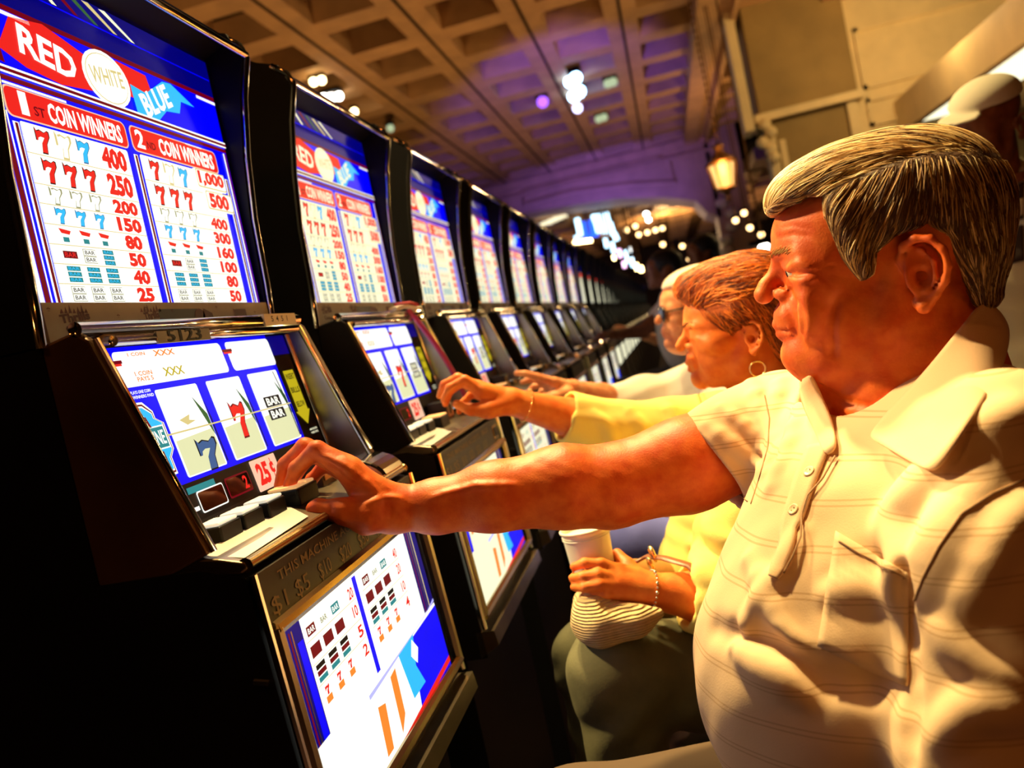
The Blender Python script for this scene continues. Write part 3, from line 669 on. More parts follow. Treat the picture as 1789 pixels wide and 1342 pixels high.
# far arm reaching to the big button
elb = atD(1065, 850, 1.06); wr = atD(690, 889, 1.03)
body.chain([Rsh, atD(1200, 812, 1.06), elb], [.058, .056, .050], .02)
body.chain([elb, atD(985, 850, 1.055), atD(860, 868, 1.045), atD(760, 885, 1.037), wr], [.049, .0500, .041, .0310, .0245], .015)
hd = lambda x, y, D: atD(x, y, D)
# back of the hand
wc = wr
body.chain([wc, hd(655, 868, 1.02), hd(612, 822, 1.012)], [.025, .022, .0165], .012)
body.chain([wc, hd(650, 866, 1.04), hd(604, 818, 1.035)], [.025, .021, .0155], .012)
body.chain([wc, hd(655, 872, 1.06), hd(612, 824, 1.055)], [.024, .020, .0145], .012)
body.chain([wc, hd(658, 880, 1.075), hd(622, 836, 1.072)], [.022, .018, .013], .012)
finger(body, [hd(612, 822, 1.010), hd(553, 786, 1.010), hd(518, 818, 1.020), hd(505, 849, 1.030)], [.0155, .0110, .0090, .0073])
finger(body, [hd(604, 815, 1.035), hd(533, 781, 1.035), hd(499, 812, 1.040), hd(489, 848, 1.046)], [.0155, .0110, .0092, .0075])
finger(body, [hd(612, 822, 1.055), hd(545, 792, 1.058), hd(517, 826, 1.062), hd(508, 852, 1.064)], [.0145, .0100, .0085, .0070])
finger(body, [hd(622, 836, 1.072), hd(568, 812, 1.080), hd(544, 838, 1.082), hd(536, 858, 1.084)], [.0125, .0090, .0075, .0065])
body.chain([hd(672, 897, 1.015), hd(640, 902, 1.000), hd(598, 893, .990), hd(556, 888, .990)], [.021, .0195, .0130, .0108], .012)
body.rc(hd(556, 888, .99), hd(549, 890, .99), .0108, .0095, .004)
body.chain([hd(690, 875, 1.02), hd(640, 840, 1.004), hd(600, 806, 1.0)], [.004, .0035, .003], .008)    # tendon ridge
def skin_noise(P, D): return D+.00025*np.sin(P[:, 0]*210+3*np.sin(P[:, 2]*90))*np.sin(P[:, 2]*190+2*np.sin(P[:, 1]*120))
def creases(S_, items, lift=.35):
    out = []
    for pts, r, k, op in items:
        pts = np.array(pts, float); t = np.linspace(0, len(pts)-1, len(pts)*3); px = np.interp(t, np.arange(len(pts)), pts[:, 0]); py = np.interp(t, np.arange(len(pts)), pts[:, 1])
        P, N = S_.snap(px, py); e = np.sin(np.linspace(.2, math.pi-.2, len(P))); out.append((list(P+N*r*(lift if op == -1 else -.45)), list(r*(.35+.65*e)), k, op))
    for g, r_, k, op in out: S_.chain(g, r_, k, op)
creases(body, [([(1378, 466), (1398, 461), (1424, 470)], .0042, .004, 1), ([(1380, 489), (1400, 493), (1422, 487)], .0036, .005, 1), ([(1408, 520), (1416, 550), (1412, 590)], .006, .012, 1)])
creases(body, [([(1376, 478), (1390, 481), (1412, 479)], .0016, .0012, -1), ([(1378, 470), (1398, 467), (1422, 474)], .0010, .0015, -1), ([(1380, 508), (1396, 535), (1403, 565), (1400, 592)], .0026, .004, -1),
    ([(1382, 495), (1402, 500), (1424, 494)], .0011, .0025, -1), ([(1430, 474), (1448, 478), (1462, 488)], .0011, .0018, -1), ([(1430, 480), (1444, 490), (1454, 503)], .0011, .0018, -1),
    ([(1432, 467), (1450, 464), (1464, 466)], .0009, .0018, -1), ([(1364, 398), (1385, 394), (1420, 400)], .0010, .003, -1), ([(1358, 414), (1385, 409), (1415, 414)], .0010, .003, -1), ([(1356, 577), (1370, 578), (1386, 583)], .0016, .0015, -1),
    ([(1420, 668), (1470, 700), (1530, 712)], .0022, .006, -1), ([(1445, 715), (1490, 735), (1530, 738)], .0020, .005, -1), ([(1462, 520), (1450, 570), (1455, 620)], .0020, .008, -1),
    ([(532, 776), (536, 783)], .0012, .002, -1), ([(505, 800), (515, 808)], .0010, .002, -1), ([(575, 880), (580, 896)], .0014, .003, -1), ([(668, 858), (672, 880), (672, 905)], .0014, .003, -1), ([(678, 856), (682, 880), (682, 908)], .0012, .003, -1)])
creases(body, [([(580, 800), (620, 835), (662, 862)], .0034, .006, 1), ([(560, 795), (600, 815), (650, 850)], .0030, .006, 1), ([(640, 880), (670, 870), (700, 872)], .0028, .006, 1), ([(760, 868), (830, 850), (900, 848)], .0026, .008, 1)])
body.post = skin_noise
V, Fc = body.mesh((-.56, .60, .78), (.46, 1.28, 1.36), .0026)
bo_ = np_mesh('body', V, Fc, skinM, man)
print('man body', len(V))
# nails on the two near fingers and the thumb
nailM = mat('nail', (.85, .50, .30), .3)
# eyes
eyeW = mat('eye_white', (.75, .68, .55), .2); irisM = mat('iris', (.03, .02, .015), .15)
def eyes(H, par, r=12.2, sides=(-1, 1)):
    for sg in sides:
        b = MB(); c = H(84, sg*31, 0); b.ball(c, r*H.mm, eyeW, 20, 14)
        d = _n(H.f*.97-H.u*.12); b.lathe([(5.6*H.mm, r*.905*H.mm), (4.5*H.mm, r*.965*H.mm), (.001*H.mm, r*1.01*H.mm)], c, irisM, 16, d)
        b.build('eye', par, tuple(par.location), smooth=True)
eyes(H, man)
# eyebrows
def brow(H, par, m, sg=1, n=90, seed=5):
    rng = np.random.default_rng(seed); b = MB()
    for i in range(n):
        t = rng.uniform(0, 1); f0 = 106-20*t*t-3*t; s0 = sg*(10+34*t); u0 = 19+3*math.sin(t*3)+rng.normal(0, 1.8)
        p = H(f0+1, s0, u0); p = body_s.project(p[None], 3, .0002)[0]; d = (-H.f*.35+H.s*sg*.75+H.u*.25)*.0075; q = body_s.project((p+d)[None], 3, .0007)[0]
        b.tube([p, (p+q)/2+H.u*.0002, q], [.0003, .00035, .0001], m, 3)
    b.build('eyebrow', par, tuple(par.location))
body_s = body
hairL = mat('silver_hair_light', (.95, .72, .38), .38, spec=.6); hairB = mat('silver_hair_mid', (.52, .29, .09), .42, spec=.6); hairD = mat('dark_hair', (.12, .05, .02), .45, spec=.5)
brow(H, man, hairB, 1); brow(H, man, hairB, -1)
# hair
hair = SDF(); m_ = .001
hair.el(H(-14, 0, 33), (.103, .083, .083), H.ax, .01); hair.el(H(-50, 0, 22), (.068, .077, .080), H.ax, .015)
hair.el(H(30, 0, 66), (.068, .064, .046), H.ax, .015); hair.rc(H(60, -34, 72), H(72, 34, 66), .026, .022, .02); hair.rc(H(80, -20, 74), H(84, 26, 68), .017, .014, .014)
hair.rc(H(-84, 0, -30), H(-84, 0, -62), .022, .013, .02); hair.rc(H(-62, 34, -20), H(-66, 30, -60), .034, .022, .02); hair.rc(H(-62, -34, -20), H(-66, -30, -60), .034, .022, .02)
[hair.chain([H(40, sg*62, 40), H(36, sg*66, 5), H(28, sg*68, -16)], [.020, .013, .008], .015) for sg in (1, -1)]
# hairline traced around forehead, temple, ear and nape
HL = np.array([(130, 48), (100, 57), (84, 66), (66, 66), (53, 60), (50, 34), (44, 4), (35, -27), (15, -22), (13, 0), (-4, 12), (-32, 16), (-50, 2), (-57, -34), (-60, -66), (-72, -78), (-130, -78), (-130, 160), (130, 160)], float)
def polysd(p, V_):
    d = np.full(len(p), 1e9); sgn = np.ones(len(p)); n = len(V_)
    for i in range(n):
        a, b = V_[i], V_[i-1]; e = b-a; w_ = p-a; t = np.clip((w_@e)/(e@e), 0, 1); d = np.minimum(d, ((w_-t[:, None]*e)**2).sum(1))
        c1 = p[:, 1] >= a[1]; c2 = p[:, 1] < b[1]; c3 = e[0]*w_[:, 1] > e[1]*w_[:, 0]
        fl = (c1 & c2 & c3) | (~c1 & ~c2 & ~c3); sgn = np.where(fl, -sgn, sgn)
    return np.sqrt(d)*sgn
def mask_hair(Hh, HLp, k=.016):
    def post(P, D):
        q = polysd(Hh.inv(P)[:, (0, 2)], HLp)*Hh.mm
        h = np.clip(.5-.5*(D-q)/k, 0, 1); return D+(q-D)*h+k*h*(1-h)
    return post
hair.post = mask_hair(H, HL)
# the parting: a shallow groove on the near side
PART = [(60, 52, 62), (20, 60, 76), (-30, 62, 84), (-75, 50, 76)]
_pp = hair.project(np.array([H(*p) for p in PART]), 5)
hair.chain(list(_pp), [.0028]*4, .010, -1)
part_z = lambda f: np.interp(f, [-110, -75, -30, 20, 60, 100], [62, 70, 78, 72, 60, 40])
V, Fc = hair.mesh(H.c-.15, H.c+.15, .0025)
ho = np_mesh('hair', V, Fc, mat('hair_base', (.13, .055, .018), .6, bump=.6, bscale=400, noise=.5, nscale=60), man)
print('hair', len(V))
def mandir(P):
    L = H.inv(P); f, s_, u = L[:, 0], L[:, 1], L[:, 2]; side = (u < part_z(f)) & (s_ > 8)
    t = np.clip((f+100)/200, 0, 1)
    dn = H.u[None]*-1.0+H.f[None]*(.15+.75*np.sin(np.clip((f+40)/100, 0, 1)*math.pi*.6))[:, None]*np.clip((u+30)/70, .1, 1)[:, None]
    dn = np.where((f < -60)[:, None], H.u[None]*-1.0-H.f[None]*.05, dn)
    up = H.f[None]*1.0-H.s[None]*(.55-.6*t)[:, None]+H.u[None]*(.45*np.cos(t*math.pi))[:, None]
    far = (s_ < -55)
    up = np.where(far[:, None], -H.u[None]+.3*H.f[None], up)
    return np.where(side[:, None], dn, up)
rng = np.random.default_rng(1)
ok = V[(H.inv(V)[:, 1] > -70)]
Lk = H.inv(ok)
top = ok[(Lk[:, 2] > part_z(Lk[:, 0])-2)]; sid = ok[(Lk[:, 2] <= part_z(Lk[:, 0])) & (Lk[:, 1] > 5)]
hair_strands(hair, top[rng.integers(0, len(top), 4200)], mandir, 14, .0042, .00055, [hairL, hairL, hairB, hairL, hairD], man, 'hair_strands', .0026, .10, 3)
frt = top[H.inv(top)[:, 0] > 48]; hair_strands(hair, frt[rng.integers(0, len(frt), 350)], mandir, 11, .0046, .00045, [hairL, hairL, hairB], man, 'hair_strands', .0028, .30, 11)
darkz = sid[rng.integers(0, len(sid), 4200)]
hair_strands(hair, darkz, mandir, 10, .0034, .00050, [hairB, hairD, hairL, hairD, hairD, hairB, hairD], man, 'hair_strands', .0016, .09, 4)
# ------------------------------------------------------------------ polo shirt
def shirt_mat(name, base, stripe, per=.033, shear=(0, 0)):
    m = bpy.data.materials.new(name); MATS[name] = m; m.use_nodes = True; nt = m.node_tree; b = nt.nodes['Principled BSDF']
    b.inputs['Roughness'].default_value = .85; b.inputs['Specular IOR Level'].default_value = .15
    tc = nt.nodes.new('ShaderNodeTexCoord'); sp = nt.nodes.new('ShaderNodeSeparateXYZ'); nt.links.new(tc.outputs['Object'], sp.inputs[0])
    def M(op, a, b_=None):
        n = nt.nodes.new('ShaderNodeMath'); n.operation = op
        for i, v in enumerate((a, b_)):
            if v is None: continue
            if isinstance(v, (int, float)): n.inputs[i].default_value = v
            else: nt.links.new(v, n.inputs[i])
        return n.outputs[0]
    z = sp.outputs['Z']; fr = M('FRACT', M('DIVIDE', M('ADD', z, 5.0), per))
    l1 = M('LESS_THAN', M('ABSOLUTE', M('SUBTRACT', fr, .42)), .022); l2 = M('LESS_THAN', M('ABSOLUTE', M('SUBTRACT', fr, .55)), .022); ln = M('MAXIMUM', l1, l2)
    mx = nt.nodes.new('ShaderNodeMix'); mx.data_type = 'RGBA'; mx.inputs['A'].default_value = (*base, 1); mx.inputs['B'].default_value = (*stripe, 1)
    nt.links.new(ln, mx.inputs['Factor']); nt.links.new(mx.outputs['Result'], b.inputs['Base Color'])
    wv = nt.nodes.new('ShaderNodeTexNoise'); wv.inputs['Scale'].default_value = 700; nt.links.new(tc.outputs['Object'], wv.inputs['Vector'])
    wn = nt.nodes.new('ShaderNodeTexNoise'); wn.inputs['Scale'].default_value = 14; wn.inputs['Detail'].default_value = 2; nt.links.new(tc.outputs['Object'], wn.inputs['Vector'])
    bp = nt.nodes.new('ShaderNodeBump'); bp.inputs['Strength'].default_value = .25; bp.inputs['Distance'].default_value = .0006; nt.links.new(wv.outputs[0], bp.inputs['Height'])
    b2 = nt.nodes.new('ShaderNodeBump'); b2.inputs['Strength'].default_value = .2; b2.inputs['Distance'].default_value = .012; nt.links.new(wn.outputs[0], b2.inputs['Height'])
    nt.links.new(bp.outputs[0], b2.inputs['Normal']); nt.links.new(b2.outputs[0], b.inputs['Normal']); return m
poloM = shirt_mat('polo_cloth', (.82, .58, .36), (.66, .43, .24))
plainM = mat('polo_plain_cloth', (.82, .56, .34), .85, bump=.2, bscale=900, spec=.15)
sh = SDF()
sh.el(T1, (.140, .180, .130), TA, .03); sh.el(T2, (.134, .162, .16), TA, .04); sh.el(T3, (.152, .175, .165), TA, .05); sh.el(T3+np.array([.02, .02, -.14]), (.150, .175, .15), TA, .05)
sh.rc(H(-30, 0, -185), Rsh, .060, .062, .04); sh.rc(H(-30, 0, -185), Lsh, .066, .066, .04)
sh.el(T1-gx*.03+np.array([0, 0, .02]), (.13, .19, .13), TA, .04)
hemc = atD(1238, 812, 1.06); hn = _n(MC.T@np.array([-.80, -.55, -.10]))
sh.chain([Rsh, atD(1300, 775, 1.065), hemc+hn*.05], [.066, .064, .072], .025)
sh.bplane(hemc, hn, hemc+hn*.06, .12, .004)
Lel = atD(1722, 1330, .64)
sh.chain([Lsh, atD(1742, 1000, .675), Lel], [.072, .066, .064], .022)
def sfold(pts, r, k=.02, op=1, sink=.55, D=sh):
    pts = np.array(pts, float); t = np.linspace(0, len(pts)-1, max(4, len(pts)*2)); px = np.interp(t, np.arange(len(pts)), pts[:, 0]); py = np.interp(t, np.arange(len(pts)), pts[:, 1])
    P, N = D.snap(px, py); g = P-N*r*sink if op == 1 else P+N*r*.35; e = np.sin(np.linspace(.25, math.pi-.25, len(P)))
    return list(g), list(r*(.45+.55*e)), k, op
folds = [sfold(p, r, k, op) for p, r, k, op in [
    ([(1770, 715), (1708, 762), (1650, 815), (1588, 872), (1566, 910), (1572, 985), (1585, 1060)], .013, .022, 1),
    ([(1745, 800), (1690, 870), (1640, 940), (1606, 1010)], .012, .02, 1),
    ([(1700, 905), (1650, 985), (1612, 1060)], .009, .016, 1),
    ([(1311, 665), (1336, 725), (1345, 780)], .007, .014, 1), ([(1362, 668), (1352, 730), (1348, 800)], .007, .014, 1), ([(1235, 742), (1290, 785), (1338, 825)], .006, .012, 1),
    ([(1260, 710), (1310, 750), (1340, 800)], .005, .010, 1), ([(1405, 690), (1385, 760), (1350, 850)], .007, .014, 1),
    ([(1307, 976), (1345, 1050), (1377, 1120), (1405, 1166)], .007, .016, 1),
    ([(1247, 1098), (1331, 1136), (1423, 1182), (1581, 1206)], .006, .022, -1),
    ([(1280, 1130), (1340, 1170), (1400, 1215)], .008, .02, 1), ([(1446, 1041), (1510, 1030), (1580, 1040)], .007, .018, 1),
    ([(1588, 1000), (1584, 1080), (1588, 1214), (1590, 1330)], .009, .012, -1),
    ([(1640, 1100), (1700, 1160), (1780, 1200)], .006, .018, 1), ([(1789, 880), (1730, 960), (1660, 1090)], .007, .018, 1), ([(1400, 930), (1370, 990), (1300, 1090)], .006, .016, 1),
    ([(1640, 1290), (1700, 1230), (1789, 1250)], .007, .018, 1)]]
for g, r_, k_, op_ in folds: sh.chain(g, r_, k_, op_)
# open neck (body shows) and hollow sleeve end
sh.chain([H(40, 0, -120), H(20, 0, -175), H(-20, 0, -150)], [.050, .052, .055], .012, -1)
sh.rc(atD(1440, 690, .95), atD(1462, 762, .90), .030, .012, .008, -1)
sh.chain([atD(1300, 785, 1.062), hemc+hn*.03], [.055, .060], .006, -1)
def cloth_noise(P, D): return D+.0014*np.sin(P[:, 0]*38+4*np.sin(P[:, 2]*17))*np.sin(P[:, 2]*31+P[:, 1]*23)+.0006*np.sin(P[:, 1]*90+5*P[:, 2]*10)
sh.post = cloth_noise
V, Fc = sh.mesh((-.28, .48, .62), (.56, 1.26, 1.22), .003)
np_mesh('polo_shirt', V, Fc, poloM, man); print('shirt', len(V))
# placket, buttons, seams, pocket laid on the cloth
tri_fan_ribbon(sh, [(1432, 778), (1412, 830), (1395, 880), (1380, 930), (1362, 990), (1352, 1010)], [.026, .026, .025, .022, .016, .008], plainM, 'placket', man, .0022, 40, .003)
seamM = mat('seam_thread', (.40, .24, .13), .8)
tri_fan_ribbon(sh, [(1462, 800), (1440, 840), (1415, 868), (1405, 900), (1400, 940), (1385, 975), (1370, 1003)], .0012, seamM, 'placket_seam', man, .0034, 40, .0015)
tri_fan_ribbon(sh, [(1789, 838), (1735, 862), (1680, 897), (1640, 955), (1612, 1010), (1597, 1050)], .0013, seamM, 'armhole_seam', man, .0004, 60, .0012)
tri_fan_ribbon(sh, [(1335, 690), (1344, 730), (1342, 780), (1325, 840), (1312, 880)], .0012, seamM, 'armhole_seam', man, .0004, 40, .0012)
tri_fan_ribbon(sh, [(1198, 738), (1225, 790), (1262, 840), (1306, 876)], .0010, seamM, 'hem_seam', man, .0003, 30, .001)
def patch(S_, quad, m, name, parent, off=.002, n=14, thick=.0016):
    q = np.array(quad, float); a, b = np.meshgrid(np.linspace(0, 1, n), np.linspace(0, 1, n), indexing='ij')
    P2 = (q[0]*((1-a)*(1-b))[..., None]+q[1]*(a*(1-b))[..., None]+q[2]*(a*b)[..., None]+q[3]*((1-a)*b)[..., None]).reshape(-1, 2)
    P, N = S_.snap(P2[:, 0], P2[:, 1]); P = P+N*off
    fs = [(i*n+j, (i+1)*n+j, (i+1)*n+j+1, i*n+j+1) for i in range(n-1) for j in range(n-1)]
    o = np_mesh(name, P, np.array(fs), m, parent); s2 = o.modifiers.new('solid', 'SOLIDIFY'); s2.thickness = thick; s2.offset = 0; return o
pk = patch(sh, [(1462, 930), (1590, 1003), (1588, 1200), (1430, 1130)], poloM, 'chest_pocket', man)
tri_fan_ribbon(sh, [(1468, 948), (1500, 968), (1535, 985), (1590, 1010)], .0012, seamM, 'pocket_seam', man, .0032, 30, .0012)
btM = mat('shirt_button', (.85, .66, .42), .3)
for px, py in ((1417, 827), (1390, 893)):
    P, N = sh.snap(px, py); b = MB(); b.lathe([(.0055, .003), (.0058, .0042), (.0048, .0048), (.0040, .0043), (.0001, .0043)], P[0], btM, 20, N[0])
    for q in ((.0013, 0), (-.0013, 0)): b.lathe([(.0007, .0042), (.0007, .0047)], P[0]+np.array([q[0], 0, q[0]]), seamM, 6, N[0])
    b.build('shirt_button', man, tuple(man.location), smooth=True)
# collar leaves: thick curved sheets standing on the shoulder slope
def sheet(name, grid, m, parent, thick=.003, lvl=2, lift=.009):
    g = []
    for row in grid:
        px = [p[0] for p in row]; py = [p[1] for p in row]
        dd = [(S_.snap(px, py)[0]-CAM)@MC[2] for S_ in (sh, body)]
        g.append([min(dd[0][i], dd[1][i]) if min(dd[0][i], dd[1][i]) < 1.25 else p[2] for i, p in enumerate(row)])
    Dg = np.array(g); Ds = Dg.copy()
    for _ in range(2):
        Q = np.pad(Ds, 1, mode='edge'); Ds = (Q[:-2, 1:-1]+Q[2:, 1:-1]+Q[1:-1, :-2]+Q[1:-1, 2:]+2*Ds)/6
    Ds = np.minimum(Ds, Dg)-lift; g = [[atD(p[0], p[1], Ds[i][j]) for j, p in enumerate(row)] for i, row in enumerate(grid)]
    r_, c_ = len(g), len(g[0]); Vt = np.array([p for row in g for p in row])
    fs = [(i*c_+j, (i+1)*c_+j, (i+1)*c_+j+1, i*c_+j+1) for i in range(r_-1) for j in range(c_-1)]
    o = np_mesh(name, Vt, np.array(fs), m, parent); a = o.modifiers.new('sub', 'SUBSURF'); a.levels = a.render_levels = lvl
    s2 = o.modifiers.new('solid', 'SOLIDIFY'); s2.thickness = thick; s2.offset = -1; return o
sheet('collar', [
    [(1712, 528, .90), (1690, 555, .865), (1650, 615, .83), (1600, 675, .815), (1550, 725, .82), (1520, 765, .835)],
    [(1735, 535, .86), (1712, 575, .825), (1672, 640, .79), (1622, 700, .78), (1565, 750, .79), (1530, 772, .81)],
    [(1757, 565, .83), (1742, 615, .79), (1705, 680, .76), (1655, 745, .755), (1595, 790, .765), (1570, 795, .785)],
    [(1760, 590, .815), (1750, 640, .775), (1722, 700, .745), (1680, 765, .742), (1645, 815, .752), (1627, 830, .765)]], plainM, man)
sheet('collar', [
    [(1418, 655, .99), (1430, 690, .975), (1452, 730, .955), (1462, 775, .93)],
    [(1400, 662, 1.0), (1412, 705, .98), (1440, 745, .955), (1450, 790, .925)],
    [(1392, 672, 1.01), (1402, 715, .985), (1425, 755, .955), (1437, 793, .93)]], plainM, man)
# ------------------------------------------------------------------ other people
def arm_hand(S_, sh_, el_, wr_, rads, fingers, thumb, k=.012):
    S_.chain([sh_, el_], rads[:2], k); S_.chain([el_, (np.array(el_)*.6+np.array(wr_)*.4), wr_], [rads[1], rads[1]*.95, rads[2]], k)
    for f_, r_ in fingers:
        S_.chain([wr_, f_[0]], [rads[2]*.85, r_[0]*1.15], k*.8); S_.chain(f_, r_, .003)
    S_.chain(thumb[0], thumb[1], k*.6)
# --- the woman in yellow
skinW = skin_mat('tanned_skin', (.86, .25, .040), (.74, .15, .018))
woman = empty('person', (.20, 1.72, .55), 'woman with auburn hair and hoop earring in a yellow cardigan playing the second machine', 'person')
HW = Frame(atD(1296, 566, 1.50), math.radians(176), -.02, 0, .00092)
wb = SDF(); head_sdf(wb, HW, heavy=False); ear_sdf(wb, HW, 1, -12, -24, .80)
wb.rc(HW(-18, 0, -60), HW(-26, 0, -190), .046, .054, .02); wb.rc(HW(30, 0, -92), HW(10, 0, -160), .022, .030, .02)
WSr = atD(1262, 742, 1.70); WEl = atD(1078, 752, 1.68); WWr = atD(893, 702, 1.625)
h = lambda x, y, D: atD(x, y, D)
wb.el(atD(1330, 850, 1.55), (.12, .15, .16), None, .03)
arm_hand(wb, WSr, WEl, WWr, [.045, .041, .025],
    [([h(842, 684, 1.600), h(812, 664, 1.595), h(785, 678, 1.595), h(775, 700, 1.60)], [.0135, .0095, .0082, .0065]),
     ([h(836, 678, 1.625), h(800, 660, 1.625), h(776, 672, 1.63), h(768, 692, 1.635)], [.0135, .0092, .008, .0064]),
     ([h(840, 684, 1.65), h(808, 668, 1.655), h(785, 684, 1.66), h(778, 706, 1.66)], [.013, .009, .008, .0065]),
     ([h(850, 694, 1.67), h(825, 688, 1.68), h(808, 704, 1.68), h(802, 720, 1.68)], [.0115, .008, .007, .006])],
    ([h(880, 708, 1.61), h(852, 716, 1.595), h(822, 716, 1.59), h(798, 706, 1.59)], [.020, .0165, .0105, .0085]))
# near arm in the lap, hand round the cup
WSl = atD(1330, 800, 1.36); WEl2 = atD(1285, 1050, 1.30); WWr2 = atD(1135, 1032, 1.285)
arm_hand(wb, WSl, WEl2, WWr2, [.045, .040, .026],
    [([h(1082, 1000, 1.285), h(1050, 985, 1.275), h(1022, 984, 1.275), h(1003, 990, 1.285)], [.0125, .0090, .0080, .0065]),
     ([h(1078, 1012, 1.275), h(1045, 1004, 1.262), h(1018, 1008, 1.265), h(1000, 1010, 1.28)], [.0125, .0090, .0080, .0065]),
     ([h(1080, 1024, 1.268), h(1048, 1021, 1.255), h(1022, 1026, 1.258), h(1003, 1026, 1.275)], [.012, .0088, .0078, .0064]),
     ([h(1088, 1036, 1.27), h(1060, 1038, 1.26), h(1038, 1040, 1.262), h(1022, 1038, 1.275)], [.011, .0080, .0070, .0060])],
    ([h(1118, 1015, 1.29), h(1095, 990, 1.31), h(1078, 968, 1.33)], [.018, .013, .009]))
creases(wb, [([(1198, 572), (1208, 569), (1222, 572)], .004, .004, 1), ([(1206, 590), (1226, 594)], .004, .006, 1), ([(1235, 602), (1255, 600), (1275, 590)], .008, .018, 1), ([(1196, 634), (1206, 635)], .003, .003, 1), ([(1199, 647), (1208, 648)], .0035, .003, 1)])
creases(wb, [([(1198, 579), (1208, 581), (1222, 578)], .0018, .0015, -1), ([(1206, 612), (1216, 628), (1219, 645)], .0022, .004, -1), ([(1194, 640), (1204, 641), (1214, 643)], .0018, .0015, -1), ([(1204, 596), (1224, 600)], .0014, .003, -1),
    ([(1228, 575), (1240, 578)], .0014, .003, -1), ([(1218, 650), (1222, 665)], .0016, .005, -1), ([(1225, 668), (1250, 690), (1262, 715)], .003, .006, -1)])
V, Fc = wb.mesh((-.50, 1.15, .55), (.48, 2.0, 1.42), .0035); np_mesh('body', V, Fc, skinW, woman); print('woman', len(V))
body_s = wb; brow(HW, woman, hairD, 1, 60); eyes(HW, woman, 12.6, (1,))
auL = mat('auburn_hair_light', (.98, .30, .03), .4, spec=.6); auD = mat('auburn_hair_dark', (.10, .02, .008), .5)
wh = SDF()
wh.el(HW(-20, 0, 42), np.array((108, 90, 88))*HW.mm, HW.ax, .01); wh.el(HW(40, 0, 78), np.array((66, 62, 44))*HW.mm, HW.ax, .02)
wh.rc(HW(78, -20, 88), HW(80, 26, 82), .024, .020, .015); wh.el(HW(-80, 0, -20), np.array((58, 76, 80))*HW.mm, HW.ax, .02)
wh.rc(HW(-6, 62, 30), HW(-20, 66, -8), .026, .012, .02)
HLW = np.array([(140, 70), (104, 68), (88, 60), (74, 50), (62, 24), (44, 8), (30, -6), (22, -24), (14, -4), (2, 0), (-24, 6), (-38, -8), (-44, -48), (-56, -95), (-130, -105), (-150, 170), (140, 170)], float)
wh.post = mask_hair(HW, HLW, .014)
V, Fc = wh.mesh(HW.c-.17, HW.c+.17, .003); np_mesh('hair', V, Fc, mat('auburn_hair_base', (.60, .13, .012), .6, noise=.6, nscale=70, bump=.6, bscale=300), woman)
Lw = HW.inv(V); sel = V[(Lw[:, 1] > -75)]
def wdir(P):
    L = HW.inv(P); f, s_, u = L[:, 0], L[:, 1], L[:, 2]
    top_ = (u > 45)[:, None]
    a = -HW.f[None]*1.0+HW.u[None]*np.clip((f-20)/60, 0, .9)[:, None]+HW.s[None]*.15
    b_ = -HW.f[None]*np.clip((u+20)/60, .1, .8)[:, None]-HW.u[None]*1.0
    return np.where(top_, a, b_)
rng = np.random.default_rng(9)
hair_strands(wh, sel[rng.integers(0, len(sel), 3600)], wdir, 12, .0050, .0007, [auL, auL, mat('auburn_hair_base'), auD], woman, 'hair_strands', .004, .25, 6, .002)
gold = mat('gold_jewellery', (.95, .70, .30), .18, 1.0)
def ring(name, c, r, ax, thick, m, parent, n=28, flat=1.0):
    ax = _n(ax); a = np.cross(ax, [.2, .3, .9]); a = _n(a); b_ = np.cross(ax, a)
    b = MB(); b.tube([np.array(c)+r*(a*math.cos(q)+b_*math.sin(q)) for q in [2*math.pi*i/n for i in range(n)]], thick, m, 8, True); return b.build(name, parent, tuple(parent.location) if parent else (0, 0, 0), smooth=True)
ring('hoop_earring', HW(-10, 84, -82), .0125, HW.s, .0014, gold, woman)
def bracelet(name, c, ax, r, m, label, beads=30, br=.0026, squash=.85, parent=None):
    ax = _n(ax); a = _n(np.cross(ax, [.1, .2, .95])); b_ = np.cross(ax, a); b = MB()
    for i in range(beads):
        q = 2*math.pi*i/beads; b.ball(np.array(c)+r*(a*math.cos(q)*squash+b_*math.sin(q)), br*(1.25 if i % 3 == 0 else .8), m, 8, 5)
    o = b.build(name, None, (0, 0, 0), smooth=True); tag(o, label, 'bracelet'); return o
bracelet('bracelet', atD(893, 702, 1.625)*.86+np.array(WEl)*.14, WEl-WWr, .0315, gold, 'thin gold bracelet on the outstretched wrist of the woman in yellow', 44, .0017, 1)
bracelet('bracelet', np.array(WWr2)*.98+np.array(WEl2)*.02, WEl2-WWr2, .0300, mat('silver_beads', (.8, .72, .6), .2, 1.0), 'beaded bracelet on the wrist of the hand that holds the white cup', 26, .0024, 1)
yelM = mat('yellow_knit', (.86, .70, .20), .8, bump=.25, bscale=500, spec=.15)
ws = SDF()
wneck = HW(-24, 0, -165)
ws.rc(wneck, WSr, .052, .062, .04); ws.rc(wneck, WSl, .055, .062, .04); ws.el(atD(1330, 870, 1.52), (.145, .185, .19), None, .04); ws.el(atD(1300, 1010, 1.50), (.15, .18, .16), None, .05)
wc_ = WWr+(WEl-WWr)*.50; wn_ = _n(WWr-WEl)
ws.chain([WSr, atD(1170, 752, 1.695), WEl, wc_+wn_*.05], [.066, .062, .056, .050], .02); ws.bplane(wc_, wn_, wc_+wn_*.07, .10, .004)
wc2 = WWr2+(WEl2-WWr2)*.42; wn2 = _n(WWr2-WEl2)
ws.chain([WSl, atD(1290, 930, 1.33), WEl2, wc2+wn2*.05], [.068, .064, .060, .050], .02); ws.bplane(wc2, wn2, wc2+wn2*.07, .10, .004)
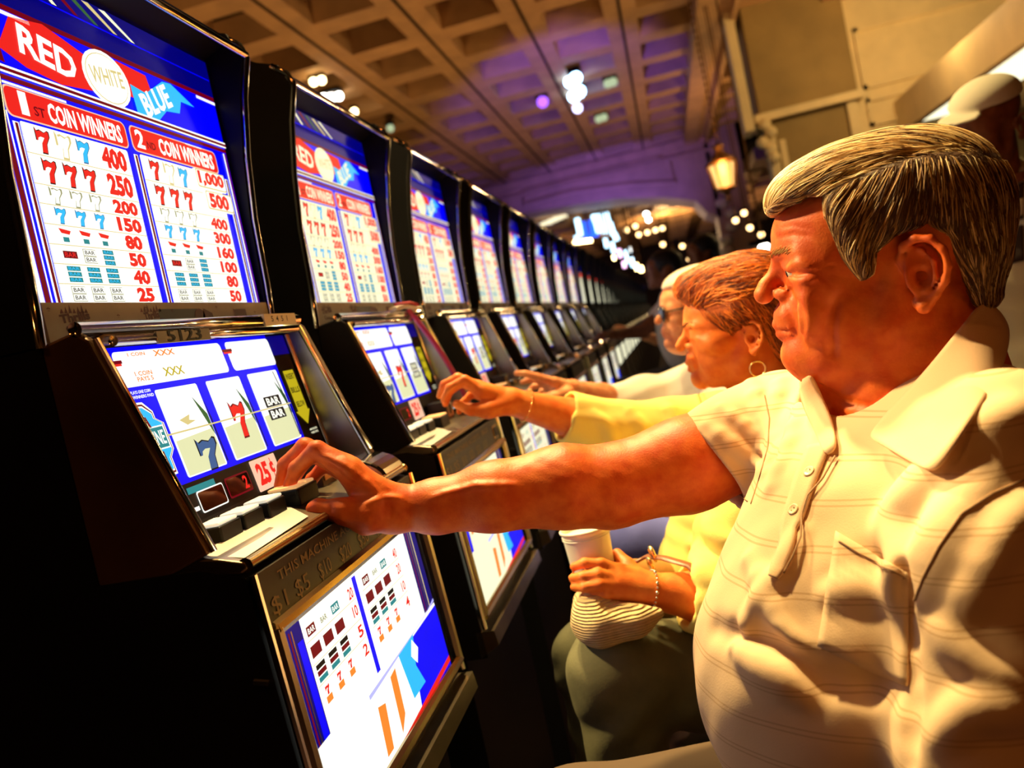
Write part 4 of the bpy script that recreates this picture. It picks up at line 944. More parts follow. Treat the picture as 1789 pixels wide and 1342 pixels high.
wf = [sfold(p, r, k, op, .55, ws) for p, r, k, op in [([(1040, 722), (1065, 750), (1075, 780)], .007, .015, 1), ([(1090, 705), (1120, 740), (1135, 775)], .008, .015, 1), ([(1165, 700), (1180, 740), (1175, 775)], .008, .015, 1),
    ([(1210, 950), (1240, 985), (1290, 1000)], .010, .02, 1), ([(1205, 990), (1250, 1015), (1290, 1030)], .010, .018, 1), ([(1230, 900), (1250, 940), (1290, 960)], .009, .02, 1), ([(1225, 1050), (1260, 1065), (1290, 1070)], .010, .02, 1)]]
for g, r_, k_, op_ in wf: ws.chain(g, r_, k_, op_)
ws.chain([wc_+wn_*.02, wc_-wn_*.03], [.043, .043], .004, -1); ws.chain([wc2+wn2*.02, wc2-wn2*.03], [.0435, .0435], .004, -1)
ws.chain([HW(20, 0, -120), HW(-10, 0, -175)], [.040, .045], .012, -1)
ws.post = lambda P, D: D+.0018*np.sin(P[:, 0]*50+5*np.sin(P[:, 2]*30))*np.sin(P[:, 2]*46+P[:, 1]*20)
V, Fc = ws.mesh((-.32, 1.15, .55), (.50, 2.05, 1.2), .0045); np_mesh('cardigan', V, Fc, yelM, woman)
# trousers: thighs and knees seen under the bag
khaki = mat('khaki_cloth', (.10, .095, .04), .85, bump=.2, bscale=300, noise=.3)
tr = SDF(); hipw = atD(1330, 1140, 1.45)
kn1 = atD(1035, 1150, 1.50); kn2 = atD(1075, 1175, 1.30)
tr.chain([hipw+[0, .10, 0], kn1, kn1+[-.02, 0, -.42]], [.095, .064, .050], .03); tr.chain([hipw+[0, -.09, 0], kn2, kn2+[-.02, 0, -.42]], [.10, .068, .052], .03)
tr.post = lambda P, D: D+.003*np.sin(P[:, 0]*60+4*np.sin(P[:, 2]*25))*np.sin(P[:, 1]*30)
V, Fc = tr.mesh((-.45, .95, .15), (.55, 2.0, 1.05), .006); np_mesh('trousers', V, Fc, khaki, woman)
for kq in (kn1, kn2):
    b = SDF(); f0 = kq+np.array([-.02, 0, -.47]); b.rc(f0+[.03, 0, -.03], f0+[-.14, 0, -.07], .042, .034, .02); b.rc(f0+[.02, 0, .0], f0+[.02, 0, .10], .038, .04, .02)
    V, Fc = b.mesh(f0-.25, f0+.25, .006); np_mesh('shoe', V, Fc, mat('brown_leather', (.22, .07, .025), .35), woman)
# --- white plastic coin cup held on her lap
cup = MB(); cupM = mat('white_plastic_cup', (.88, .82, .66), .35, sss=.1); c0 = atD(1041, 1010, 1.325); upv = np.array([-.02, 0, 1.])
cup.lathe([(.001, 0), (.0300, 0), (.0315, .003), (.0335, .030), (.0368, .088), (.0372, .090), (.0395, .0905), (.0398, .093), (.0385, .0945), (.0365, .094), (.0355, .088), (.030, .010), (.001, .008)], c0-upv*.012, cupM, 40, upv)
for hh in (.079, .083): cup.lathe([(.0372, hh), (.0378, hh+.001), (.0372, hh+.002)], c0-upv*.012, cupM, 40, upv)
tag(cup.build('plastic_cup', smooth=True), 'white plastic coin cup held in the lap of the woman in yellow', 'cup')
# --- straw bag
strw = mat('woven_straw', (.72, .50, .24), .8, noise=.3, nscale=40)
nt = strw.node_tree; tcn = nt.nodes.new('ShaderNodeTexCoord'); wvn = nt.nodes.new('ShaderNodeTexWave'); wvn.inputs['Scale'].default_value = 75; wvn.inputs['Distortion'].default_value = 1.5; wvn.bands_direction = 'Z'
nt.links.new(tcn.outputs['Object'], wvn.inputs['Vector']); bpn = nt.nodes.new('ShaderNodeBump'); bpn.inputs['Distance'].default_value = .004; bpn.inputs['Strength'].default_value = .8
nt.links.new(wvn.outputs['Fac'], bpn.inputs['Height']); nt.links.new(bpn.outputs[0], nt.nodes['Principled BSDF'].inputs['Normal'])
bg = SDF(); bg.chain([atD(1035, 1060, 1.27), atD(1050, 1088, 1.26), atD(1110, 1085, 1.25), atD(1150, 1072, 1.25)], [.022, .030, .018, .008], .03); bg.rc(atD(1022, 1050, 1.30), atD(1030, 1085, 1.28), .018, .028, .02)
bg.rc(atD(1070, 1075, 1.33), atD(1120, 1080, 1.35), .03, .03, .03)
bg.chain([atD(1062, 1055, 1.235), atD(1100, 1062, 1.23)], [.012, .010], .008, -1)
V, Fc = bg.mesh(atD(1080, 1080, 1.28)-.16, atD(1080, 1080, 1.28)+.16, .003); o = np_mesh('straw_bag', V, Fc, strw); tag(o, 'ribbed cream straw bag resting on the knees under the cup', 'bag')
# --- brown leather handbag with strap over her forearm
lea = mat('brown_leather', (.22, .07, .025), .3); hb = empty('handbag', (.1, 1.5, .85), 'brown leather handbag with a strap looped over the arm of the woman in yellow', 'bag')
b = MB(); b.tube([atD(1105, 985, 1.35), atD(1130, 972, 1.345), atD(1160, 975, 1.31), atD(1205, 988, 1.27), atD(1235, 1018, 1.25), atD(1252, 1060, 1.245), atD(1270, 1100, 1.26)], .0085, lea, 10, flat=.35); b.build('strap', hb, (.1, 1.5, .85), smooth=True)
b = SDF(); b.rc(atD(1100, 1000, 1.40), atD(1150, 1005, 1.42), .022, .028, .02); b.rc(atD(1120, 1040, 1.40), atD(1160, 1050, 1.42), .03, .03, .03)
V, Fc = b.mesh(atD(1130, 1020, 1.4)-.12, atD(1130, 1020, 1.4)+.12, .005); np_mesh('bag_body', V, Fc, mat('tan_leather', (.45, .22, .06), .35), hb)
ring('buckle', atD(1140, 968, 1.33), .011, (1, .3, .2), .003, gold, hb); ring('buckle', atD(1136, 985, 1.33), .009, (1, .3, .2), .003, gold, hb)
# --- third player: white shirt, dark glasses
skinP = skin_mat('pink_skin', (.92, .42, .20), (.80, .26, .10))
p3 = empty('person', (.15, 2.45, .55), 'white-haired player in dark glasses and a white shirt at the third machine', 'person')
HP = Frame(atD(1221, 536, 2.30), math.radians(184), 0, 0, .00094)
pb = SDF(); head_sdf(pb, HP, heavy=True); ear_sdf(pb, HP, 1, -18, -26, .86)
pb.rc(HP(-18, 0, -60), HP(-24, 0, -190), .052, .06, .02)
PS = atD(1190, 690, 2.45); PE = atD(1085, 705, 2.40); PW = atD(1000, 682, 2.30)
arm_hand(pb, PS, PE, PW, [.05, .043, .028],
    [([h(968, 668, 2.26), h(938, 658, 2.25), h(918, 653, 2.25), h(902, 652, 2.25)], [.0135, .0100, .0090, .0075]),
     ([h(966, 672, 2.29), h(940, 664, 2.29), h(924, 664, 2.29), h(912, 668, 2.29)], [.0135, .0098, .0088, .0075]),
     ([h(968, 678, 2.31), h(946, 672, 2.31), h(932, 676, 2.31), h(924, 684, 2.31)], [.013, .0095, .0085, .007]),
     ([h(974, 682, 2.33), h(956, 680, 2.33), h(946, 684, 2.33), h(940, 692, 2.33)], [.0115, .0085, .0075, .0065])],
    ([h(990, 688, 2.26), h(968, 694, 2.24), h(946, 694, 2.235)], [.021, .015, .011]))
V, Fc = pb.mesh((-.52, 2.1, .85), (.55, 2.75, 1.42), .0045); np_mesh('body', V, Fc, skinP, p3); print('p3', len(V))
whM = mat('white_hair', (.90, .72, .58), .6, bump=.5, bscale=200)
ph = SDF(); ph.el(HP(-16, 0, 36), np.array((104, 84, 84))*HP.mm, HP.ax, .01); ph.el(HP(30, 0, 68), np.array((62, 62, 40))*HP.mm, HP.ax, .02); ph.el(HP(-70, 0, -10), np.array((44, 72, 66))*HP.mm, HP.ax, .02)
ph.post = mask_hair(HP, HL, .012); V, Fc = ph.mesh(HP.c-.15, HP.c+.15, .004); np_mesh('hair', V, Fc, whM, p3)
b = MB(); lensM = mat('dark_lens', (.01, .01, .012), .08, coat=.6)
for sg in (-1, 1):
    b.lathe([(.001, 0), (.017, 0), (.022, -.002), (.0225, -.004), (.001, -.0035)], HP(110, sg*32, 0), lensM, 20, HP.f*.95+HP.s*sg*.25)
    b.tube([HP(104, sg*52, 6), HP(70, sg*68, 6), HP(0, sg*80, 6)], .0022, lensM, 6)
b.tube([HP(113, -12, 5), HP(117, 0, 7), HP(113, 12, 5)], .002, lensM, 6)
tag(b.build('sunglasses', smooth=True), 'dark glasses on the face of the white-haired player', 'glasses')
wsM = mat('white_cotton', (.95, .88, .74), .8, bump=.15, bscale=400)
def torso_shirt(H_, Rs, Ls, mid, m, parent, lo, hi, extra=(), name='shirt', hh=.007, rr=(.16, .18, .26)):
    q = SDF(); nk = H_(-24, 0, -170); q.rc(nk, Rs, .055, .068, .04); q.rc(nk, Ls, .055, .068, .04); q.el(mid, rr, None, .05)
    for c in extra: q.chain(c[0], c[1], .03)
    q.chain([H_(22, 0, -120), H_(-5, 0, -180)], [.045, .045], .012, -1)
    q.post = lambda P, D: D+.003*np.sin(P[:, 0]*40+4*np.sin(P[:, 2]*22))*np.sin(P[:, 2]*33+P[:, 1]*15)
    V, Fc = q.mesh(lo, hi, hh); return np_mesh(name, V, Fc, m, parent)
torso_shirt(HP, PS, atD(1290, 740, 2.15), atD(1255, 860, 2.3), wsM, p3, (-.35, 1.9, .55), (.6, 2.8, 1.25), [([PS, atD(1128, 700, 2.43), atD(1052, 706, 2.37)], [.075, .066, .050])], 'white_shirt', .006)
pj = SDF(); hpj = atD(1250, 1000, 2.2); kj = atD(1110, 950, 2.20); pj.chain([hpj, kj, kj+[-.02, 0, -.40]], [.10, .085, .055], .03); pj.chain([hpj+[0, .2, 0], kj+[0, .22, 0], kj+[-.02, .22, -.40]], [.10, .08, .055], .03)
V, Fc = pj.mesh((-.45, 1.95, .10), (.65, 2.75, .95), .008); np_mesh('jeans', V, Fc, mat('blue_denim', (.16, .18, .62), .85, bump=.2, bscale=300), p3)
# ------------------------------------------------------------------ further people
def ray_(px, py): return MC.T@np.array([(px-CX)/F, -(py-CY)/F, 1.])
def onZ(px, py, Z): d = ray_(px, py); return CAM+d*((Z-HC)/d[2])
def onY(px, py, Y): d = ray_(px, py); return CAM+d*(Y/d[1])
skinB = skin_mat('brown_skin', (.30, .10, .035), (.20, .06, .02))
blackcl = mat('black_cloth', (.012, .010, .010), .85); darkhair = mat('black_hair', (.012, .009, .008), .6)
p4 = empty('person', (1.2, 2.35, .1), 'standing man in a white cap and a white printed T-shirt behind the seated players', 'person')
HS = Frame(atD(1722, 214, 2.25), math.radians(215), math.radians(-22), math.radians(-14), .00098)
sb = SDF(); head_sdf(sb, HS, heavy=False); ear_sdf(sb, HS, 1, -18, -26, .86); ear_sdf(sb, HS, -1, -18, -26, .86); sb.rc(HS(-20, 0, -60), atD(1745, 330, 2.33), .052, .06, .02)
V, Fc = sb.mesh(HS.c-.22, HS.c+.22, .004); np_mesh('body', V, Fc, skinB, p4)
cp = SDF(); cp.el(HS(-14, 0, 56), np.array((104, 84, 58))*HS.mm, HS.ax, .005); cp.plane(HS(0, 0, 58), -HS.u+HS.f*.12, .004)
cp.el(HS(104, 0, 62), np.array((42, 56, 5))*HS.mm, HS.ax, .010)
V, Fc = cp.mesh(HS.c-.24, HS.c+.24, .004); o = np_mesh('cap', V, Fc, mat('white_cap_cloth', (.80, .74, .58), .85), None); tag(o, 'white baseball cap on the standing man', 'cap')
ts = SDF(); s0 = atD(1770, 400, 2.45); ts.rc(atD(1745, 322, 2.36), atD(1690, 350, 2.46), .075, .065, .05); ts.rc(atD(1745, 322, 2.36), atD(1880, 380, 2.25), .075, .07, .05)
ts.el(s0+[0, 0, -.12], (.17, .16, .28), None, .06); ts.el(s0+[0, 0, -.42], (.17, .16, .28), None, .06); ts.chain([atD(1690, 350, 2.46), atD(1672, 520, 2.46)], [.07, .07], .04)
ts.post = lambda P, D: D+.004*np.sin(P[:, 0]*30+4*np.sin(P[:, 2]*18))*np.sin(P[:, 2]*26)
V, Fc = ts.mesh(s0-[.45, .4, .75], s0+[.45, .4, .35], .008); np_mesh('t_shirt', V, Fc, mat('tee_cloth', (.62, .58, .38), .85, bump=.2, bscale=300), p4)
prn = mat('dark_print', (.03, .012, .006), .7); prc = mat('pale_print', (.60, .52, .28), .7); prr = mat('russet_print', (.22, .06, .02), .7)
for q, m_, of in (([(1752, 335), (1789, 318), (1789, 380), (1745, 390)], prn, .006), ([(1762, 352), (1789, 345), (1789, 372), (1765, 378)], prc, .009), ([(1745, 400), (1789, 392), (1789, 455), (1762, 462)], prn, .006),
                  ([(1750, 310), (1789, 300), (1789, 316), (1756, 328)], prr, .006), ([(1752, 408), (1772, 402), (1775, 420), (1756, 424)], prc, .009)):
    patch(ts, q, m_, 'shirt_print', p4, of, 8, .002)
lg = SDF(); hp4 = s0+[0, 0, -.52]; lg.chain([hp4+[-.09, 0, .1], hp4+[-.1, 0, -.3], [hp4[0]-.1, hp4[1], .10]], [.12, .085, .06], .03); lg.chain([hp4+[.09, 0, .1], hp4+[.1, 0, -.3], [hp4[0]+.1, hp4[1], .10]], [.12, .085, .06], .03)
for sgn in (-1, 1):
    q = SDF(); q.rc((hp4[0]+sgn*.1, hp4[1]+.03, .05), (hp4[0]+sgn*.12-.03, hp4[1]-.16, .035), .045, .036, .02); V, Fc = q.mesh((hp4[0]+sgn*.1-.15, hp4[1]-.26, 0), (hp4[0]+sgn*.1+.15, hp4[1]+.12, .13), .008); np_mesh('shoe', V, Fc, mat('white_leather', (.6, .55, .45), .5), p4)
V, Fc = lg.mesh((hp4[0]-.4, hp4[1]-.3, 0), (hp4[0]+.4, hp4[1]+.3, hp4[2]+.3), .012); np_mesh('trousers', V, Fc, blackcl, p4)
def patron(hc, yaw, shirt, hairm, skin, label, arm=None, hmm=.00095, seated=True, long=False):
    hc = np.array(hc, float); r = empty('person', (hc[0], hc[1], .5 if seated else 0), label, 'person'); Hh = Frame(hc, yaw, 0, 0, hmm)
    q = SDF(); head_sdf(q, Hh, heavy=False, lids=False); q.rc(Hh(-18, 0, -60), Hh(-24, 0, -180), .05, .055, .02)
    sR = Hh(-20, -180, -215); sL = Hh(-20, 180, -215)
    if arm is not None:
        arm = np.array(arm, float); el = (sR+arm)/2+[0, 0, -.08]; wr_ = arm+_n(el-arm)*.08
        q.chain([sR, el, wr_, arm], [.05, .042, .028, .024], .01)
        for k in range(4): q.chain([wr_+[0, .012*(k-1.5), 0], arm+[-.02, .020*(k-1.5), .012], arm+[-.06, .022*(k-1.5), -.012]], [.016, .010, .007], .006)
        q.chain([wr_, arm+[0, -.045, -.01], arm+[-.03, -.05, -.02]], [.014, .010, .008], .006)
    lo = np.minimum(hc-.26, arm-.12 if arm is not None else hc); V, Fc = q.mesh(lo-[0, .1, .2], hc+[.28, .34, .24], .009); np_mesh('body', V, Fc, skin, r)
    q = SDF(); q.el(Hh(-16, 0, 34), np.array((108, 88, 88))*hmm, Hh.ax, .01); q.el(Hh(-60, 0, -20 if not long else -60), np.array((52, 80, 80 if not long else 120))*hmm, Hh.ax, .03)
    q.post = mask_hair(Hh, HL if not long else HLW, .012); V, Fc = q.mesh(hc-.24, hc+.2, .007); np_mesh('hair', V, Fc, hairm, r)
    q = SDF(); q.rc(Hh(-24, 0, -170), sR, .05, .068, .04); q.rc(Hh(-24, 0, -170), sL, .05, .068, .04); mid = Hh(-20, 0, -400); q.el(mid, (.14, .18, .26), None, .05)
    if arm is not None: q.chain([sR, (sR+el)/2], [.07, .062], .02)
    V, Fc = q.mesh(mid-[.3, .36, .35], mid+[.3, .36, .35], .010); np_mesh('shirt', V, Fc, shirt, r)
    q = SDF(); hz = mid+[0, 0, -.28]
    for sgn in (-1, 1):
        if seated: q.chain([hz+[0, sgn*.1, 0], hz+[-.42, sgn*.11, 0], [hz[0]-.42, hz[1]+sgn*.11, hz[2]-.38]], [.09, .065, .045], .02)
        else: q.chain([hz+[0, sgn*.09, .05], [hz[0], hz[1]+sgn*.10, .45], [hz[0], hz[1]+sgn*.10, .08]], [.10, .075, .05], .02)
    V, Fc = q.mesh([hz[0]-.6, hz[1]-.3, 0], hz+[.25, .3, .2], .012); np_mesh('trousers', V, Fc, blackcl, r); return r
dk = lambda k: 0.715+SP*k+.24
patron(atD(1160, 470, 5.1), math.radians(180), mat('cream_cloth', (.70, .58, .42), .85), darkhair, skinB, 'dark-haired seated player in a cream shirt, beyond the white-haired player', (-.40, 4.95, 1.11))
patron(atD(1228, 440, 6.2), math.radians(200), blackcl, darkhair, skinB, 'person dressed in black standing beyond the seated players, seen above the auburn hair', None, .00105, False, True)
patron((.10, 6.75, 1.16), math.radians(180), mat('tan_cloth', (.45, .28, .14), .85), mat('grey_hair'), skinP, 'seated player in a tan shirt far down the row', (-.42, 6.7, 1.11))
# ------------------------------------------------------------------ the man's legs, stools
mt = SDF(); hm = T3+np.array([.06, .02, -.20]); mt.chain([hm+[0, .11, 0], hm+[-.40, .13, -.02], [hm[0]-.38, hm[1]+.13, .10]], [.10, .075, .055], .03); mt.chain([hm+[0, -.11, 0], hm+[-.38, -.08, -.02], [hm[0]-.36, hm[1]-.08, .10]], [.10, .075, .055], .03)
V, Fc = mt.mesh((hm[0]-.55, hm[1]-.3, .04), hm+[.2, .35, .12], .010); np_mesh('trousers', V, Fc, mat('brown_trousers', (.10, .06, .03), .85), man)
for yy in (hm[1]+.13, hm[1]-.08):
    q = SDF(); q.rc((hm[0]-.34, yy, .05), (hm[0]-.52, yy, .035), .045, .035, .02); V, Fc = q.mesh((hm[0]-.62, yy-.08, -.0), (hm[0]-.25, yy+.08, .13), .008); np_mesh('shoe', V, Fc, mat('brown_leather', (.22, .07, .025), .3), man)
def stool(c, top, label):
    x, y = c; r = empty('bar_stool', (x, y, 0), label, 'stool', 'padded stools in front of the machines')
    b = MB(); b.lathe([(.02, 0), (.17, 0), (.185, .02), (.185, .05), (.16, .075), (.02, .08)], (x, y, top-.08), mat('maroon_vinyl', (.16, .015, .015), .35), 28); b.build('seat', r, (x, y, 0), smooth=True)
    b = MB(); b.lathe([(.028, .02), (.028, top-.075)], (x, y, 0), chrome, 14); b.build('post', r, (x, y, 0), smooth=True)
    b = MB(); b.lathe([(.21, 0), (.21, .012), (.04, .035), (.03, .05)], (x, y, 0), satin, 28); b.build('base', r, (x, y, 0), smooth=True)
stool((hm[0]+.05, hm[1]), hm[2]-.085, 'padded stool under the man in the striped polo shirt')
stool((.30, 1.66), .60, 'padded stool under the woman in yellow')
stool((hpj[0]+.02, hpj[1]+.08), hpj[2]-.09, 'padded stool under the white-haired player')
# ------------------------------------------------------------------ purple coil cord and coin on the second machine
b = MB(); P0 = np.array([-.525, .715+SP+.36, 1.318]); P1 = np.array([-.458, .715+SP+.43, 1.085]); b.tube([P0+(P1-P0)*t+np.array([.012*math.sin(t*3), 0, 0]) for t in np.linspace(0, 1, 16)], .006, mat('magenta_cord', (.35, .02, .12), .4), 8)
tag(b.build('player_card_cord', smooth=True), 'magenta cord hanging down the right door edge of the second machine', 'cord')
b = MB(); b.tube([(-.528, .715+SP+.27, 1.32), (-.520, .715+SP+.33, 1.324), (-.522, .715+SP+.40, 1.320), (-.53, .715+SP+.455, 1.322)], .009, mat('white_paper'), 8, flat=.5); b.tube([(-.518, .715+SP+.26, 1.327), (-.512, .715+SP+.34, 1.330), (-.520, .715+SP+.42, 1.326)], .003, mat('red_ribbon', (.5, .02, .03), .4), 6)
tag(b.build('paper_slip', smooth=True), 'crumpled paper slip with red ribbon on top of the second machine door', 'paper')
# ------------------------------------------------------------------ setting
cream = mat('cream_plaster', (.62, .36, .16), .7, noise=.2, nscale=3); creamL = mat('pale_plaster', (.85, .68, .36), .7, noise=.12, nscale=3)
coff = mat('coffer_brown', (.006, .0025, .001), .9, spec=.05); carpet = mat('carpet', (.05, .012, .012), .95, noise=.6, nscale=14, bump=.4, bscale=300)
wallm = mat('dark_wall', (.045, .022, .012), .8, noise=.3, nscale=4)
def st(b, name, **k): return tag(b.build(name, **k), kind='structure')
b = MB(); b.box(-12, 9, -5, 46, -.1, 0, carpet); st(b, 'floor')
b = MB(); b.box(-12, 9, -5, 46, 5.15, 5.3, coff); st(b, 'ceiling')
for n, e in dict(wall_left=(-12.2, -12, -5, 46), wall_right=(9, 9.2, -5, 46), wall_back=(-12, 9, -5.2, -5), wall_far=(-12, 9, 46, 46.2)).items():
    b = MB(); b.box(*e, 0, 5.3, wallm); st(b, n)
b = MB(); XR, ZC = 1.0, 4.8
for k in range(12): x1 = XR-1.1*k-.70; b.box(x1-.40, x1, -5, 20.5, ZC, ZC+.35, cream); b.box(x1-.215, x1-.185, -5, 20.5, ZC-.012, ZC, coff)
for k in range(23): y1 = 20.5-.12-1.13*k; b.box(-12, XR, y1-.36, y1, ZC+.01, ZC+.33, cream)
st(b, 'trim_1')
b = MB()
for x0, x1, z in ((1.0, 1.28, 4.62), (1.28, 1.45, 4.70), (1.45, 1.52, 4.58)): b.box(x0, x1, 9.5, 20.5, z, 5.15, cream)
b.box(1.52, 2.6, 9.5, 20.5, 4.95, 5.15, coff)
for k in range(8): b.box(1.52, 2.6, 10.2+k*1.3, 10.6+k*1.3, 4.75, 5.15, cream)
b.box(2.6, 3.0, 9.5, 20.5, 4.55, 5.15, cream); st(b, 'trim_2')
# arch across the aisle
b = MB(); YA = 20.5
top_ = [onY(841, 334, YA), onY(1192, 243, YA), onY(1240, 232, YA)]
low = [onY(p[0], p[1], YA) for p in ((1262, 380), (1236, 372), (1215, 350), (1160, 344), (1081, 346), (984, 360), (906, 374), (850, 392), (780, 412))]
Z5 = 5.15
poly = [(-9, YA, Z5), (low[0][0], YA, Z5)]+[tuple(p) for p in low]+[(-9, YA, low[-1][2]-.3)]
b.extr(poly, (0, 1.8, 0), cream)
b.box(-9, 1.6, YA-.12, YA, 4.58, 4.78, cream); b.box(-9, 1.6, YA-.06, YA, 4.40, 4.47, cream)
fr = [onY(p[0], p[1], YA-.01) for p in ((916, 335), (1147, 276), (1168, 282), (1180, 318), (1100, 322), (1000, 335), (916, 358))]
b.tube([tuple(p) for p in fr], .05, cream, 6, True); st(b, 'trim_3')
b = MB(); px_ = low[0][0]; b.box(px_-.1, px_+.65, YA, YA+1.2, 0, Z5, cream)
for zz in np.arange(3.2, 1.2, -.28): b.ball((px_+.1+.15*math.sin(zz*5), YA-.05, zz), (.16, .12, .13), creamL, 10, 6)
st(b, 'trim_4')
# far room beyond the arch: ribbed ceiling, marquee lights
b = MB()
for k in range(14): b.box(-9+k*1.3, -8.55+k*1.3, 22.3, 45, 4.2, 4.5, cream)
for k in range(9): b.box(-9, 8.5, 24+k*2.4, 24.5+k*2.4, 4.2, 4.5, cream)
st(b, 'trim_5')
# big pier with capital and panelled frieze on the right
PY = 12.0
A0 = onY(1362, 300, PY); A1 = onY(1508, 270, PY); pier = mat('tan_plaster', (.36, .24, .08), .75, noise=.2, nscale=2)
b = MB(); b.box(A0[0], A1[0], PY, PY+1.0, 0, Z5, pier)
b.box(A0[0]-.09, A0[0]+.02, PY-.08, PY+.1, 0, 3.05, creamL); b.box(A1[0]-.10, A1[0]+.02, PY-.08, PY+.1, 0, 3.4, creamL); b.box(A0[0]+.06, A0[0]+.14, PY-.03, PY, 0, 3.0, creamL)
zt = onY(1400, 200, PY)[2]
b.box(A0[0]-.12, A1[0]+.05, PY-.12, PY+.8, zt, Z5, pier); b.box(A0[0]-.2, A1[0]+.1, PY-.2, PY+.6, zt, zt+.10, creamL)
for k in range(5): b.ball((A0[0]-.10+.07*math.sin(k*2.2), PY-.2, zt-.05-.11*k), (.085, .09, .08), creamL, 10, 6)
b.box(A0[0]-.36, A0[0]-.24, PY-.3, PY+.2, zt-.1, Z5, creamL); st(b, 'trim_6')
b = MB(); fx0 = A1[0]+.02; fx1 = onY(1760, 150, PY)[0]; fz0 = onY(1560, 240, PY)[2]; fz1 = Z5
b.box(fx0, fx1+2, PY+.15, PY+.5, 0, fz0, pier); b.box(fx0, fx1+2, PY, PY+.5, fz0, fz1, creamL)
def moulding(b, x0, x1, z0, z1, y, w, m):
    for e in ((x0, x1, z0, z0+w), (x0, x1, z1-w, z1), (x0, x0+w, z0, z1), (x1-w, x1, z0, z1)): b.box(e[0], e[1], y-.05, y, e[2], e[3], m)
q0 = onY(1520, 222, PY); q1 = onY(1608, 150, PY); moulding(b, q0[0], q1[0], q0[2], q1[2], PY, .05, creamL); moulding(b, q0[0], q1[0]+1.2, q1[2]+.12, q1[2]+.9, PY, .05, creamL); st(b, 'trim_7')
# bright soffit along the right side of the aisle, its light painted as emission
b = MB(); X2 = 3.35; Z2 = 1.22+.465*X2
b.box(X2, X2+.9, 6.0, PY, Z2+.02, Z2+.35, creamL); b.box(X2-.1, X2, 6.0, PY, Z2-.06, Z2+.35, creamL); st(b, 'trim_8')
b = MB(); b.box(X2+.03, X2+.75, 6.2, PY-.3, Z2-.01, Z2+.019, glow('cove', (1.0, .93, .62), 1.6)); tag(b.build('soffit_glow'), 'bright soffit of the upper right beam, its light put in as glow', 'lamp')  # emissive sheet stands in for light falling on the soffit
# ------------------------------------------------------------------ hanging lantern
LC = atD(1263, 303, 9.0); bronze = mat('bronze', (.16, .07, .02), .4, .8)
lt = empty('hanging_lantern', tuple(LC+[0, 0, .3]), 'glowing glass lantern with bronze cage hanging from a chain beside the pier', 'lantern'); lo_ = tuple(lt.location)
b = MB()
for k in range(6):
    q = math.pi*k/3; b.tube([LC+np.array([.10*math.cos(q), .10*math.sin(q), -.16]), LC+np.array([.15*math.cos(q), .15*math.sin(q), .10]), LC+np.array([.05*math.cos(q), .05*math.sin(q), .22])], .010, bronze, 6)
for z, r in ((-.16, .10), (.10, .15)): b.tube([LC+np.array([r*math.cos(q), r*math.sin(q), z]) for q in np.linspace(0, 2*math.pi, 19)[:-1]], .012, bronze, 6, True)
b.lathe([(.02, -.30), (.015, -.24), (.04, -.20), (.11, -.165), (.10, -.155), (.001, -.155)], LC, bronze, 16); b.lathe([(.17, .10), (.12, .16), (.05, .20), (.04, .25), (.07, .28), (.015, .31), (.01, .34)], LC, bronze, 16); b.build('cage', lt, lo_, smooth=True)
b = MB(); b.lathe([(.001, -.15), (.085, -.15), (.13, .09), (.03, .14)], LC, glow('lantern_glass', (1.0, .55, .16), 1.6), 12); b.build('glass_shade', lt, lo_)
b = MB(); b.lathe([(.02, -.12), (.045, -.02), (.03, .05), (.001, .09)], LC, glow('flame', (1.0, .85, .5), 8), 12); b.build('bulb', lt, lo_, smooth=True)
b = MB()
for k in range(46): zz = .34+k*.035; b.ball(LC+np.array([0, 0, zz]), (.014 if k % 2 else .006, .006 if k % 2 else .014, .022), bronze, 6, 5)
zz_top = 5.15-LC[2]; b.tube([LC+np.array([0, 0, .34+45*.035]), LC+np.array([0, 0, zz_top])], .008, bronze, 6); b.build('chain', lt, lo_)
ll = lamp('lantern_light', 'POINT', tuple(LC+np.array([-.0, -.25, 0])), (0, 0, 0), 45, (1, .5, .15), .08); ll['label'] = 'light of the hanging lantern'
# ------------------------------------------------------------------ ceiling bulbs and far signs
def bulbs(name, pts, r, m, label, cat, group=None, Dd=None):
    cs = [np.array(p, float) for p in pts]; c = cs[0]; o = empty(name, tuple(c), label, cat, group)
    for p in cs:
        b = MB(); b.ball(p, r, m, 10, 7); b.build('bulb', o, tuple(c), smooth=True)
        
    b = MB(); mn = np.min(cs, 0); mx = np.max(cs, 0); b.box(mn[0]-r, mx[0]+r, mn[1]-r, mx[1]+r, mx[2]+r*.8, mx[2]+r*1.6, mat('coffer_brown')); b.build('lamp_base', o, tuple(c)); return o
warmb = glow('warm_bulb', (1, .72, .30), 14); whb = glow('white_bulb', (1, .93, .8), 16); blb = glow('blue_bulb', (.35, .62, 1), 12)
bulbs('ceiling_lamp', [onZ(x, y, 4.74) for x, y in ((566, 171), (579, 170), (592, 168))], .055, whb, 'three white bulbs glowing in a coffer above the second machine', 'ceiling lamp')
bulbs('ceiling_lamp', [onZ(x, y, 4.74) for x, y in ((548, 143), (562, 140))], .05, warmb, 'pair of warm bulbs in the coffer nearest the second machine', 'ceiling lamp')
bulbs('ceiling_lamp', [onZ(619, 195, 4.74)], .05, warmb, 'single warm bulb left of the three white ones', 'ceiling lamp')
bulbs('ceiling_lamp', [onZ(682, 224, 4.74)], .06, glow('pale_green_bulb', (.5, .6, .35), 1.0), 'dim greenish bulb over the third machine', 'ceiling lamp')
bulbs('ceiling_lamp', [onZ(x, y, 4.74) for x, y in ((996, 143), (1006, 136))], .09, blb, 'two blue-white bulbs high in the middle of the ceiling', 'ceiling lamp')
